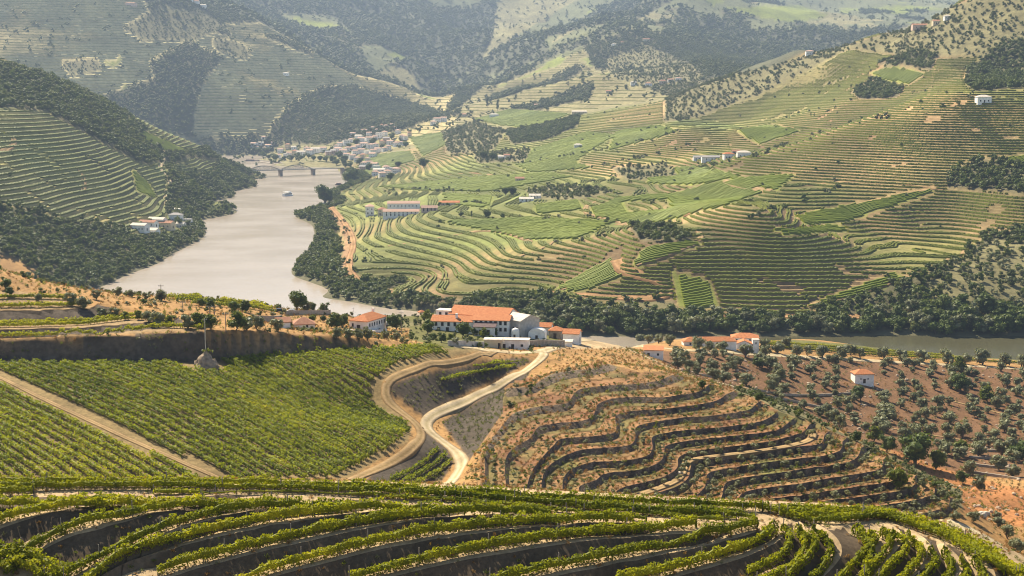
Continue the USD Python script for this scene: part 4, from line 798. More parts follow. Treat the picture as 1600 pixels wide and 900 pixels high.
# ------------------------------------------------------------------ vine rows of the far hillsides, along the terraces
def contour_rows(C, off, mask, prof, r, jitter=0.25):
    """ribbons of foliage where C - off passes a whole number"""
    j0, j1 = np.nonzero(mask.any(0))[0][[0, -1]]; j0, j1 = max(j0 - 2, 0), min(j1 + 3, NY); fine = 3; s_ = np.linspace(0, j1 - j0 - 1, (j1 - j0 - 1) * fine + 1); lo_ = np.minimum(s_.astype(int), j1 - j0 - 2); fr_ = s_ - lo_
    up_ = lambda A_: A_[:, j0:j1][:, lo_] * (1 - fr_) + A_[:, j0:j1][:, lo_ + 1] * fr_
    Xf, Yf, C_ = up_(XX), up_(YY), up_(C); mask = mask[:, j0:j1][:, np.round(s_).astype(int)]; full = C; C = C_
    D = C - off; B = np.floor(D); cell = mask[:-1, :-1] & mask[1:, 1:] & mask[1:, :-1] & mask[:-1, 1:]
    verts = {}
    def edges(ax):
        a = (slice(None, -1), slice(None)) if ax == 0 else (slice(None), slice(None, -1)); b = (slice(1, None), slice(None)) if ax == 0 else (slice(None), slice(1, None))
        hit = (np.abs(B[b] - B[a]) == 1); lev = np.maximum(B[a], B[b]); t = np.where(hit, (lev - D[a]) / np.where(hit, D[b] - D[a], 1), 0)
        return hit, lev, np.stack([X_[a] * (1 - t) + X_[b] * t for X_ in (Xf, Yf)], -1)
    h0, l0, p0 = edges(0); h1, l1, p1 = edges(1)
    id0 = np.where(h0, np.cumsum(h0.ravel()).reshape(h0.shape) - 1, -1); n0 = h0.sum(); id1 = np.where(h1, np.cumsum(h1.ravel()).reshape(h1.shape) - 1 + n0, -1)
    P = np.vstack([p0[h0], p1[h1]])
    E = np.stack([id0[:, :-1], id0[:, 1:], id1[:-1, :], id1[1:, :]], -1); Lv = np.stack([l0[:, :-1], l0[:, 1:], l1[:-1, :], l1[1:, :]], -1)
    hit = E >= 0; two = (hit.sum(-1) == 2) & cell
    e = E[two]; lv = Lv[two]; o = np.argsort(-(e >= 0).astype(int), axis=1, kind='stable')[:, :2]
    S = np.take_along_axis(e, o, 1); lv = np.take_along_axis(lv, o, 1); S = S[lv[:, 0] == lv[:, 1]]
    gap = n2(P[S[:, 0], 0], P[S[:, 0], 1], 26, 71, 3); S = S[gap > -0.32]
    used, S = np.unique(S, return_inverse=True); S = S.reshape(-1, 2); P = P[used]
    N = uphill(full, P[:, 0], P[:, 1]); z = ground(P[:, 0], P[:, 1])
    sc = 1 + r.uniform(-jitter, jitter, len(P)); m = len(prof)
    V = np.stack([np.column_stack([P + N * (f * sc)[:, None], z + g * (sc if g > 0 else 1)]) for f, g in prof], 1)
    F = []
    flip = np.einsum('ij,ij->i', np.stack([-(P[S[:, 1]] - P[S[:, 0]])[:, 1], (P[S[:, 1]] - P[S[:, 0]])[:, 0]], 1), N[S[:, 0]]) < 0
    S[flip] = S[flip][:, ::-1]
    for j in range(m - 1):
        a, b, c, d = S[:, 0] * m + j, S[:, 1] * m + j, S[:, 1] * m + j + 1, S[:, 0] * m + j + 1
        F += [np.stack([a, b, c], 1), np.stack([a, c, d], 1)]
    return V.reshape(-1, 3), np.vstack(F)
prof_far = [(-0.75, -0.2), (-0.55, 1.35), (0.5, 1.45), (0.8, -0.2)]
terr = (W3 > 0.6) & VISD
reg_left = (TT < -0.158) & (YY < 2800); reg_l2 = YY > 2900
hs = np.hypot(np.gradient(H, axis=0) / np.maximum(YY * (TS[1] - TS[0]), 1e-6), np.gradient(H, axis=1) / (YY * (QS[1] - QS[0]))); gentle = gaussian_filter(hs, 4) < 0.2
for msk, offs, extra, lab, sc in ((terr & ~reg_left & ~reg_l2, (0.17, 0.47), (0.32, 0.6), 'vine rows following the terraces of the long right hillside', 1.0), (terr & reg_left, (0.2, 0.46), (0.33, .6), 'vine rows following the terraces of the left hill above the river', 1.05), (terr & reg_l2, (0.25,), (), 'vine rows on the hazy terraced hills behind the bridge and village', .95)):
    parts = [contour_rows(CC, o, msk, [(a * sc, b * sc) for a, b in prof_far], r_) for o in offs] + [contour_rows(CC, o, msk & (gentle | reg_left), [(a * sc, b * sc) for a, b in prof_far], r_) for o in extra]
    tag(obj('hillside_vines', join(parts), 'far_vine_leaves'), lab, 'vineyard', kind='stuff')
# rows in the flat green plots beyond the river
gm = gaussian_filter((is_cover('green') & (LAYER == 3)).astype(float), .6) > 0.5
parts = []
for y0 in np.arange(900, 3600, 3.0):
    sl = 0.22; x = np.arange(-600, 1000, 5.0); P = np.column_stack([x, y0 + sl * x]); P = P[(np.abs(P[:, 0] / P[:, 1]) < .44) & (P[:, 1] > 880)]
    if len(P) < 3: continue
    good = look_near(gm & VISD, P[:, 0], P[:, 1])
    if good.sum() < 2: continue
    z = ground(P[:, 0], P[:, 1]); hgt = 1.5 * r_.uniform(.75, 1.2, len(P)); i = np.arange(len(P)); sg = good[:-1] & good[1:]
    V = np.stack([np.column_stack([P[:, 0], P[:, 1] + a, z + b * hgt + c]) for a, b, c in ((-.8, 0, -.2), (-.55, .9, 0), (.55, 1, 0), (.8, 0, -.2))], 1).reshape(-1, 3)
    a = (i[:-1][sg] * 4)[:, None]
    F = np.vstack([np.hstack([a + j, a + 4 + j, a + 5 + j]) for j in range(3)] + [np.hstack([a + j, a + 5 + j, a + 1 + j]) for j in range(3)])
    u_, inv = np.unique(F, return_inverse=True); parts.append((V[u_], inv.reshape(-1, 3)))
tag(obj('plot_vines', join(parts), 'green_plot_leaves'), 'close vine rows of the bright green plots across the river', 'vineyard', kind='stuff')

# ------------------------------------------------------------------ woods, scrub and single trees
def scatter(mask, d0, d1, s, r, keep=1.0):
    out = []
    for y in np.arange(d0, d1, s):
        x = np.arange(-0.45 * y, 0.45 * y, s); p = np.column_stack([x, np.full(len(x), y)]) + r.uniform(-.48, .48, (len(x), 2)) * s
        p = p[(np.abs(p[:, 0] / p[:, 1]) < 0.455) & (p[:, 1] > 75)]; out.append(p[look_near(mask, p[:, 0], p[:, 1])])
    p = np.vstack(out); return p[r.random(len(p)) < keep]
def instancer(name, label, cat, protos, P, scale, r, m=None):
    """many alike plants that read as one mass"""
    path = '/World/' + numbered(name); pi = UsdGeom.PointInstancer.Define(stage, path); rel = pi.CreatePrototypesRel()
    for k, (mesh, mt) in enumerate(protos):
        q = obj('plant', mesh, mt, pi.GetPrim()); rel.AddTarget(q.GetPath())
    n = len(P); z = ground(P[:, 0], P[:, 1])
    pi.CreatePositionsAttr(Vt.Vec3fArray.FromNumpy(np.column_stack([P, z]).astype(np.float32)))
    pi.CreateProtoIndicesAttr(Vt.IntArray.FromNumpy(r.integers(0, len(protos), n).astype(np.int32)))
    g = r.uniform(0, np.pi, n); zero = np.zeros(n)
    pi.CreateOrientationsAttr(Vt.QuathArray([Gf.Quath(float(math.cos(a)), 0.0, 0.0, float(math.sin(a))) for a in g]))
    s = np.asarray(scale)[:, None] * np.column_stack([r.uniform(.85, 1.2, n), r.uniform(.85, 1.2, n), r.uniform(.75, 1.25, n)])
    pi.CreateScalesAttr(Vt.Vec3fArray.FromNumpy(s.astype(np.float32)))
    return tag(pi, label, cat, kind='stuff')
rp = np.random.default_rng(33)
def bush(seed, leaves, leaf, clumps=4, core=True):
    r = np.random.default_rng(seed); return crown(r, 1.0, 1.25, 0.0, clumps, leaves, leaf, core, 0.85)
wood_protos = [(bush(200 + i, 24, 0.22), ('wood_leaves', 'wood_leaves', 'tree_leaves', 'wood_leaves', 'bank_leaves')[i]) for i in range(5)]
far_protos = [(bush(220 + i, 7, 0.30, 3), 'wood_leaves') for i in range(3)]
scrub_protos = [(bush(240 + i, 22, 0.24, 3), ('wood_leaves', 'olive_leaves', 'tree_leaves')[i]) for i in range(3)]
VW = VISD & (H > 0.6)
woods = is_cover('woods') & (LAYER == 3)
P = scatter(woods & VW, 880, 1010, 6.2, rp, .96)
u, v = pix(P[:, 0], P[:, 1], ground(P[:, 0], P[:, 1])); front = (v > 478) & (u > 640); order = np.argsort(P[:, 1] + 1e5 * ~front); indiv = order[:min(290, int(front.sum()))]
zz = ground(P[:, 0], P[:, 1])
for i in indiv: copy_of(BANKTREE[int(rp.choice(4, p=[.22, .28, .15, .35]))], 'riverside_tree', 'dark green bushy tree in the strip of woods along the far river bank', 'tree', (P[i, 0], P[i, 1], zz[i]), rp.uniform(0, 6), rp.uniform(.75, 1.35), 'trees along the far river bank')
rest = np.setdiff1d(np.arange(len(P)), indiv); P2 = np.vstack([P[rest], scatter(woods & VW, 1010, 1500, 6.0, rp, .93)])
instancer('woods', 'dark woods and tall scrub along the river and the lower slopes', 'woods', wood_protos, P2, rp.uniform(4.0, 7.5, len(P2)), rp)
P = scatter(woods & VW, 1500, 2900, 7.2, rp, .93); instancer('woods', 'dark oak and scrub woods on the left hill and right shoulder', 'woods', wood_protos, P, rp.uniform(5, 8.5, len(P)), rp)
P = scatter(is_cover('woods', 'deepwoods') & (LAYER == 3) & VW, 2900, 4450, 10, rp, .9); instancer('woods', 'hazy dark woods in the gullies behind the village', 'woods', far_protos, P, rp.uniform(7, 11, len(P)), rp)
P = scatter(is_cover('deepwoods', 'woods') & VISD & (LAYER == 3), 4450, 8400, 19, rp, .8); instancer('woods', 'bluish woods on the farthest mountains', 'woods', far_protos, P, rp.uniform(10, 19, len(P)), rp)
sc_ = is_cover('scrub') & (LAYER == 3) & VW
P = np.vstack([scatter(sc_, 880, 1600, 7.5, rp, .7), scatter(sc_, 1600, 3300, 8.5, rp, .62), scatter(sc_, 3300, 4600, 12, rp, .8)]); instancer('scrub', 'olive and scrub bushes dotted over the open slopes', 'scrub', scrub_protos, P, rp.uniform(3.5, 6.5, len(P)), rp)
P = scatter(is_cover('dull', 'terrace', 'scrub') & (LAYER == 3) & VISD, 3000, 7500, 42, rp, .55); instancer('scrub', 'scattered trees and hedges on the hazy hills', 'scrub', far_protos, P, rp.uniform(6, 13, len(P)), rp)
P = scatter(is_cover('terrace', 'green') & (LAYER == 3) & VW, 900, 2900, 30, rp, .16); instancer('scrub', 'odd bushes between the vineyard plots', 'scrub', scrub_protos, P, rp.uniform(2.5, 5, len(P)), rp)
ms = is_cover('scrub') & (LAYER == 2) & VISD
P = scatter(ms, 300, 900, 2.6, rp, .55); instancer('scrub', 'grey green scrub on the steep edge below the knoll', 'scrub', scrub_protos, P, rp.uniform(.8, 2.0, len(P)), rp)
tuft = [(quads(np.random.default_rng(260 + i).normal(0, .22, (26, 3)) * [1, 1, .8] + [0, 0, .25], .45, np.random.default_rng(270 + i), .3, 0), m) for i, m in enumerate(('dry_grass', 'dry_grass', 'bright_leaves', 'olive_leaves'))]
off_road = cKDTree(np.vstack([resample(line_world(l, dmin=230), .8)[0] for l in ([(846,546),(850,556),(836,569),(806,588),(762,611),(722,630),(692,642),(668,655),(663,664),(676,679),(700,695),(718,712),(722,728),(712,745),(695,762)], [(775,549),(722,562),(662,572),(620,588),(598,606),(600,622),(622,641),(650,660),(659,676),(652,693),(628,713),(590,733),(545,752)], [(965,784),(1000,771),(1030,760),(1058,746),(1067,731),(1076,718),(1110,711.5),(1150,708),(1200,701),(1240,694),(1266,684),(1270,674),(1262,666)])]))
P = np.vstack([scatter(is_cover('dry', 'red') & (LAYER == 2) & VISD, 300, 640, 2.2, rp, .5), scatter((W2 > .5) & VISD, 330, 500, 1.6, rp, .24)]); P = P[cKDTree(line_world([(965,784),(1000,771),(1030,760),(1058,746),(1067,731),(1076,718),(1110,711.5),(1150,708),(1200,701),(1240,694),(1266,684),(1270,674),(1262,666)], dmin=230)).query(P)[0] > 1.8]; P = P[(tt_.query(P)[0] > 2.6) & (off_road.query(P)[0] > 2.9)]; instancer('grass', 'dry grass tufts on the slope above the river and on the knoll', 'grass', tuft, P, rp.uniform(.6, 1.6, len(P)), rp)
P = scatter(is_cover('bank') & (LAYER == 2) & VISD, 300, 520, 1.3, rp, .5); P = P[off_road.query(P)[0] > 3.0]; instancer('grass', 'weeds and dry grass on the dark road banks', 'grass', tuft[2:], P, rp.uniform(.4, 1.3, len(P)), rp)
P = scatter(front_zone & VISD, 100, 150, 0.9, rp, .35); instancer('grass', 'weeds and dry grass on the foreground terraces', 'grass', tuft, P, rp.uniform(.25, .6, len(P)), rp)
P = scatter((LAYER == 1) & ~front_zone & VISD, 100, 150, 0.7, rp, .5); instancer('grass', 'dry grass on the foreground hilltop', 'grass', tuft, P, rp.uniform(.25, .55, len(P)), rp)

P = scatter(is_cover('dry') & (LAYER == 2) & VISD & (TT < .02), 400, 620, 5.5, rp, .33); P = P[(off_road.query(P)[0] > 4) & (tt_.query(P)[0] > 4)]; instancer('shrubs', 'low grey green shrubs dotted over the orange dry slope', 'shrubs', scrub_protos, P, rp.uniform(.8, 2.3, len(P)), rp)
P = scatter(is_cover('dirt') & VISD, 900, 2300, 8, rp, .22); instancer('shrubs', 'bushes on the bare orange bank along the river', 'shrubs', scrub_protos, P, rp.uniform(2, 4, len(P)), rp)
P = scatter(is_cover('lawn') & (LAYER == 2) & VISD, 480, 700, 3.2, rp, .3); instancer('shrubs', 'low garden shrubs and weeds round the winery house', 'shrubs', scrub_protos, P, rp.uniform(.7, 1.9, len(P)), rp)
# young olives along the foot of the knoll walls, each one a plant of its own
cnt = 0
for k, l in enumerate(KNOLL):
    P = np.array([at_z(u, v, KZ0 - KSTEP * k) for u, v in smooth_line(l, 4)])[:, :2]; P, L = resample(P, 0.7); P = gaussian_filter(P, [1.2, 0], mode='nearest')
    up = uphill(C2, P[:, 0], P[:, 1]); q = np.arange(rp.uniform(2, 5), L, 5.4 if k >= 7 else 7.5); q = q + rp.normal(0, .6, len(q))
    for s in q:
        i = int(np.clip(s / 0.7, 0, len(P) - 1)); x, y = P[i] - up[i] * rp.uniform(1.7, 2.4)
        if not look_near(VISD, np.array([x]), np.array([y]))[0] or cnt >= 298: continue
        copy_of(SAPLING[int(rp.integers(3))], 'young_olive', 'small grey green olive bush growing at the foot of a knoll terrace wall', 'olive bush', (x, y, float(ground(np.array([x]), np.array([y]))[0])), rp.uniform(0, 6), rp.uniform(.95, 1.6) if k >= 7 else rp.uniform(.6, 1.0), 'young olives planted along the knoll terraces'); cnt += 1
lip = []
for k, l in enumerate(KNOLL):
    P = np.array([at_z(u, v, KZ0 - KSTEP * k) for u, v in smooth_line(l, 4)])[:, :2]; P, L = resample(P, 0.7); P = gaussian_filter(P, [1.2, 0], mode='nearest'); up = uphill(C2, P[:, 0], P[:, 1])
    for sh, st in ((.7, 3), (2.2, 4)): lip.append((P + up * sh)[int(rp.integers(3))::st])
lip = np.vstack(lip) + rp.normal(0, .15, (sum(map(len, lip)), 2)); lip = lip[look_near(VISD & (LAYER == 2), lip[:, 0], lip[:, 1])]; lip = lip[off_road.query(lip)[0] > 2.2]
instancer('knoll_plants', 'small plants set in rows along the edges of the knoll terraces', 'plants', [(bush(280, 20, .34, 2), 'olive_leaves'), tuft[0], (bush(281, 20, .34, 2), 'bright_leaves'), tuft[1]], lip, rp.uniform(.6, 1.15, len(lip)), rp)
# olive trees of the right hand slope
om = is_cover('olives') & (LAYER == 2) & VISD
P = scatter(om, 480, 830, 10.8, rp, .86); u, v = pix(P[:, 0], P[:, 1], ground(P[:, 0], P[:, 1])); ok = (u < 1640) & (u > 1000) & ~((np.abs(u - 1347) < 32) & (np.abs(v - 595) < 26)) & ~((np.abs(u - 1022) < 24) & (np.abs(v - 556) < 16)); P = P[ok]
roads_xy = cKDTree(np.vstack([resample(line_world(l, dmin=230), 1.0)[0] for l in ([(955,535),(1000,541),(1080,548),(1160,552),(1240,557),(1330,562),(1420,567),(1500,571),(1640,579)], [(960,538),(1005,556),(1040,572),(1090,590),(1130,600),(1152,607)])]))
for p in P[roads_xy.query(P)[0] > 4.5]:
    copy_of(OLIVE[int(rp.integers(4))], 'olive_tree', 'grey green olive tree on the dry reddish slope below the river road', 'olive tree', (p[0], p[1], float(ground(p[:1], p[1:])[0])), rp.uniform(0, 6), rp.uniform(.6, 1.4) * rp.uniform(.82, 1.2, 3), 'olive trees of the dry right hand slope')
lines = [[(760,262),(830,254),(900,242),(960,229),(1020,216),(1062,205)],[(930,262),(985,250),(1050,235),(1090,222)],[(690,298),(760,300),(830,296),(905,288),(960,276)],[(1040,275),(1100,262),(1160,247)],[(640,330),(720,318),(760,320)],[(1090,380),(1160,350),(1230,322),(1320,290)],[(870,380),(930,372),(985,356)],[(700,245),(760,240),(820,232)],[(1060,190),(1130,165),(1200,140)],[(1180,245),(1280,208),(1390,183),(1500,162)],[(600,300),(650,296),(700,300)],[(840,345),(900,338),(950,350)]]
P = np.vstack([resample(line_world(l, dmin=900), 9.0)[0] for l in lines]); P = P + rp.normal(0, 2.5, P.shape); P = P[rp.random(len(P)) < .62]; instancer('hedge_trees', 'lines of bushes and small trees along the plot edges across the river', 'trees', scrub_protos, P, rp.uniform(3, 6, len(P)), rp)
P = scatter(om, 480, 830, 3.2, rp, .35); instancer('scrub', 'low dry scrub on the reddish olive slope', 'scrub', tuft, P, rp.uniform(.6, 1.9, len(P)), rp)
simple('pale_stone', (0.42, 0.33, 0.24), 0.95, 1.0, 0.3)
r5 = np.random.default_rng(5); stones = [(lump([0, 0, .15], [.5, .4, .35], r5, 1, .2), 'pale_stone') for _ in range(3)]
P = np.vstack([scatter(om, 480, 830, 4.0, rp, .3), scatter(is_cover('red') & (LAYER == 2) & VISD, 300, 600, 3.5, rp, .3)]); P = P[n2(P[:, 0], P[:, 1], 24, 97, 3) > .02]; instancer('stones', 'loose stones strewn over the reddish slope', 'stones', stones, P, rp.uniform(.5, 1.9, len(P)), rp)
def plant(u, v, px, kinds, name, label, cat, group=None, dmin=230, natural=4.0, squash=1.0):
    """a tree whose foot stands at the surveyed pixel and which is px pixels tall there"""
    p = pick(u, v, dmin); s = px * p[1] / FPX / natural
    return copy_of(kinds[int(rp.integers(len(kinds)))], name, label, cat, (p[0], p[1], float(ground(p[:1], p[1:2])[0])), rp.uniform(0, 6), np.array([1, 1, squash]) * s, group)
for u, v, px in [(1090,548,20),(1108,549,16),(1128,549,16),(1215,551,17),(1245,556,18),(1262,556,15),(1285,559,17),(1317,560,22),(1345,560,15),(1380,562,18),(1408,564,18),(1440,566,20),(1480,568,20),(1508,568,16),(1535,570,22),(1570,572,20),(1598,574,20),(1195,547,18),(1228,543,14),(1330,556,16),(1001,537,13),(1014,537,13),(1030,537,13),(1046,540,16)]:
    plant(u, v, px, OLIVE, 'olive_tree', 'rounded olive tree in the row beside the pale river road', 'olive tree', 'olive trees lining the river road')
for u, v, px, K, lab in [(1430,725,52,BIG,'large dark leafy tree in the hollow right of the knoll'), (1365,690,26,BRIGHT,'bright green round tree left of the large tree in the hollow'), (1385,706,28,LEAFY,'dark tree between the bright round tree and the large hollow tree'), (1462,733,32,BRIGHT,'bright green tree just right of the large hollow tree'), (1400,756,34,BRIGHT,'lone bright green tree standing on the lower knoll terraces'),
     (1345,626,24,LEAFY,'green tree below the small hut on the dry slope'), (1340,690,18,LEAFY,'small dark tree above the edge of the knoll'), (1500,712,26,BRIGHT,'yellowish tree in the middle of the lower dry slope'), (1590,720,34,LEAFY,'dark tree at the right edge beside the stone enclosure'), (1560,735,24,OLIVE,'olive tree in front of the right edge enclosure'), (1530,765,24,OLIVE,'olive tree low on the slope by the red earth'), (1505,757,24,LEAFY,'dark tree at the foot of the slope by the red earth'),
     (1182,575,18,LEAFY,'dark rounded tree under the tower house'), (1500,580,24,BRIGHT,'green tree under the road near the small hut'), (1498,612,30,LEAFY,'pair of dark bushes right of the small hut'), (1543,628,26,BRIGHT,'yellow green tree right of the hut on the dry slope'), (1098,607,14,BRIGHT,'bright bush at the end of the knoll track'), (1185,627,16,LEAFY,'dark bush where the track meets the olive slope'), (1250,650,12,BRIGHT,'low bright bush on the scrubby knoll edge')]:
    plant(u, v, px, K, 'leafy_tree', lab, 'tree', natural={id(BIG): 9.5, id(LEAFY): 6.0, id(BRIGHT): 4.0, id(OLIVE): 4.3}[id(K)])
for u, v, px in [(1492,812,14),(1520,815,15),(1560,823,16),(1575,842,20),(1590,862,22),(1612,880,22),(1390,803,16),(1425,805,13),(1455,806,14),(1556,640+170,12)]:
    plant(u, v, px, OLIVE, 'olive_tree', 'small olive bush beside the pale road at the foot of the knoll', 'olive bush', 'olive bushes beside the lower pale road')
for i, (u, v, px, K) in enumerate([(130,482,20,OLIVE),(157,486,17,OLIVE),(178,489,16,OLIVE),(195,495,14,BRIGHT),(216,496,16,BRIGHT),(232,502,18,OLIVE),(246,506,22,OLIVE),(264,506,18,BRIGHT),(293,513,20,OLIVE),(306,510,24,BRIGHT),(330,515,26,BRIGHT),(318,510,20,BRIGHT),(369,516,32,BRIGHT),(385,516,22,OLIVE),(402,515,20,OLIVE),(432,517,18,OLIVE),(110,475,18,OLIVE),(185,462,14,OLIVE),(205,464,12,OLIVE),(228,468,12,OLIVE),(252,470,18,OLIVE),(315,480,14,LEAFY),(328,482,16,LEAFY),(365,488,18,LEAFY),(384,488,20,LEAFY),(10,452,16,LEAFY),(18,462,14,LEAFY),(60,470,12,OLIVE),(150,468,14,OLIVE)]):
    plant(u, v, px, K, 'slope_tree', ('rounded grey green' if K is OLIVE else 'bright yellow green' if K is BRIGHT else 'dark green') + ' small tree on the orange dry slope above the main river', 'tree', ('grey green' if K is OLIVE else 'yellow green' if K is BRIGHT else 'dark green') + ' trees on the orange slope', natural=4.2 if K is not LEAFY else 6.0)
FARM = [(464,486,32,BIG,'large round tree standing by the parked cars above the river'),(478,488,18,OLIVE,'pale rounded tree under the large tree by the river'),(490,487,14,LEAFY,'small dark tree right of the large river tree'),(508,488,16,LEAFY,'dark tree beside the utility pole at the river edge'),(525,514,26,LEAFY,'dense dark green tree left of the white villa'),(535,512,22,LEAFY,'second dark green tree touching the white villa'),(452,513,16,LEAFY,'dark tree between the two low roofs'),(487,504,12,BRIGHT,'small round yellow green tree behind the low roofs'),(504,503,10,LEAFY,'small dark tree behind the low roofed cottage'),
 (618,516,25,LEAFY,'dark round tree in the yard right of the villa'),(667,522,24,LEAFY,'dark tree at the left corner of the big winery house'),(667,500,16,BRIGHT,'tree half hiding the small orange roofed shed'),(722,527,24,LEAFY,'dark leafy tree against the long facade'),(757,527,15,BRIGHT,'bright bush under the dark lean-to roof'),(770,526,16,LEAFY,'dark shrub under the lean-to roof of the big house'),(792,524,17,LEAFY,'dark tree at the end of the long facade'),(742,524,12,LEAFY,'low shrub beside the facade tree'),(817,524,14,LEAFY,'dark bush between the two round cisterns'),(712,540,14,OLIVE,'grey green shrub below the garden wall'),(726,540,12,OLIVE,'second grey green shrub below the garden wall'),(690,535,16,LEAFY,'dark garden shrub left of the terrace wall'),(676,532,12,LEAFY,'low garden shrub at the field edge'),(703,533,12,BRIGHT,'bright garden shrub near the terrace wall'),(750,543,9,BRIGHT,'yellow bush beside the white outbuilding'),(572,520,10,OLIVE,'clipped shrub in front of the villa')]
for u, v, px, K, lab in FARM: plant(u, v, px, K, 'garden_tree', lab, 'tree', natural={id(BIG): 9.5, id(LEAFY): 6.0, id(BRIGHT): 4.0, id(OLIVE): 4.3}[id(K)])
for u, v, px in [(527,529,16),(544,531,16),(560,530,15),(574,532,15),(604,531,11),(620,532,10)]: plant(u, v, px, OLIVE, 'lollipop_tree', 'small clipped tree in the row along the top of the field bank', 'tree', 'clipped trees along the bank below the villa', natural=4.2, squash=1.15)
for u, v, px, K, lab in [(662,262,16,BIG,'dark round tree standing alone above the village fields'),(755,250,14,BIG,'dark tree group beside the white cottage'),(770,250,12,BIG,'right part of the dark tree group by the white cottage'),(778,172,20,CYPRESS,'tall dark tree on the rise beside the hilltop house'),(762,168,18,CYPRESS,'narrow tree left of the hilltop house tree'),(548,288,26,BIG,'large round tree on the river bank by the village'),(508,318,30,BIG,'large tree leaning over the river at the right bank'),(920,302,14,BIG,'dark tree beside the pale track on the slope'),(737,340,12,CYPRESS,'dark conical tree on the terraces right of the winery'),(760,340,14,BIG,'round tree on the terraces right of the winery'),(720,338,8,LEAFY,'small tree on the terraces near the winery'),(785,340,9,LEAFY,'low tree at the right end of the terrace trees'),
     (1267,182,8,CYPRESS,'tiny cypress on the hill spur'),(1272,182,8,CYPRESS,'second tiny cypress on the hill spur'),(1309,255,6,LEAFY,'lone bush on the terraced right slope'),(1408,228,6,LEAFY,'lone bush by the upper terrace path'),(800,305,14,BIG,'dark trees beside the white sheds on the slope'),(790,304,12,BIG,'left dark tree beside the white sheds')]:
    plant(u, v, px, K, 'far_tree', lab, 'tree', dmin=880, natural={id(BIG): 9.5, id(LEAFY): 6.0, id(CYPRESS): 9.0}[id(K)])
for i in range(8):
    plant(1330 + i * 9.5 + rp.uniform(-2, 2), 462 - i * 3.2, 6.5, CYPRESS, 'cypress', 'small dark cypress in the line along the hill track above the woods', 'cypress', 'cypresses along the hill track', dmin=880, natural=9.0)
# ------------------------------------------------------------------ buildings
simple('white_wall', (0.84, 0.81, 0.76), 0.9, 0.6, 0.14); simple('cream_wall', (0.66, 0.55, 0.38), 0.9, 0.6, 0.12); simple('stone_wall', (0.34, 0.29, 0.23), 0.95, 1.2, 0.3); simple('grey_wall', (0.46, 0.43, 0.39), 0.9, 0.8, 0.2)
simple('pink_wall', (0.60, 0.44, 0.36), 0.9, 0.6, 0.12); simple('dark_roof', (0.13, 0.085, 0.085), 0.8, 1.0, 0.2); simple('grey_roof', (0.34, 0.32, 0.31), 0.8, 1.0, 0.2); simple('pale_roof', (0.62, 0.55, 0.47), 0.8, 0.8, 0.2)
simple('shutter', (0.035, 0.035, 0.04), 0.4, 1.0, 0.2); simple('door_wood', (0.07, 0.05, 0.04), 0.6, 1.0, 0.2); simple('dark_steel', (0.13, 0.14, 0.14), 0.5, 1.0, 0.15); simple('boat_white', (0.78, 0.78, 0.76), 0.4, 1.0, 0.05)
simple('boat_glass', (0.05, 0.06, 0.07), 0.15, 1.0, 0.05); simple('boat_dark', (0.10, 0.08, 0.08), 0.6, 1.0, 0.2); simple('car_dark', (0.03, 0.03, 0.04), 0.25, 1.0, 0.05); simple('car_pale', (0.42, 0.42, 0.44), 0.25, 1.0, 0.05); simple('rubber', (0.02, 0.02, 0.02), 0.8, 1.0, 0.05); simple('pale_rock', (0.52, 0.46, 0.38), 0.9, 0.7, 0.25); simple('mound_earth', (0.30, 0.23, 0.165), 0.95, 1.0, 0.35); simple('pier_stone', (0.25, 0.22, 0.19), 0.9, 0.3, 0.2)
def tiles(name, a, b):
    usdkit.material(stage, '/World/Looks/' + name, {'t': ('texture_coordinate', {}), 'g': ('geometry', {}), 'n': ('noise_texture', {'scale': 1.3, 'detail': 5.0}), 'r': ('rgb_ramp', {'ramp': [(0.3, a), (0.7, b)]}),
        'w': ('wave_texture', {'wave_type': 'bands', 'bands_direction': 'x', 'scale': 1.4, 'distortion': 0.3}), 'p': ('principled_bsdf', {'roughness': 0.85, 'specular_ior_level': 0.2}), 'b': ('bump', {'strength': 0.6, 'distance': 0.08})},
        [('g.position', 'n.vector'), ('n.fac', 'r.fac'), ('r.color', 'p.base_color'), ('t.object', 'w.vector'), ('w.fac', 'b.height'), ('b.normal', 'p.normal')], surface='p.BSDF')
tiles('orange_tiles', (0.44, 0.15, 0.06), (0.58, 0.24, 0.10)); tiles('old_tiles', (0.36, 0.16, 0.10), (0.46, 0.24, 0.15)); tiles('pink_tiles', (0.46, 0.27, 0.20), (0.58, 0.40, 0.31))
def box(x0, x1, y0, y1, z0, z1):
    m = trimesh.creation.box(bounds=[[x0, y0, z0], [x1, y1, z1]]); return m.vertices, m.faces
def slabroof(P, th=0.22):
    """a roof plane of some thickness over a polygon given anticlockwise from above"""
    P = np.asarray(P, float); n = len(P); V = np.vstack([P, P - [0, 0, th]])
    F = [(0, i, i + 1) for i in range(1, n - 1)] + [(n, n + i + 1, n + i) for i in range(1, n - 1)]
    for i in range(n): j = (i + 1) % n; F += [(i, n + i, n + j), (i, n + j, j)]
    return V, np.array(F)
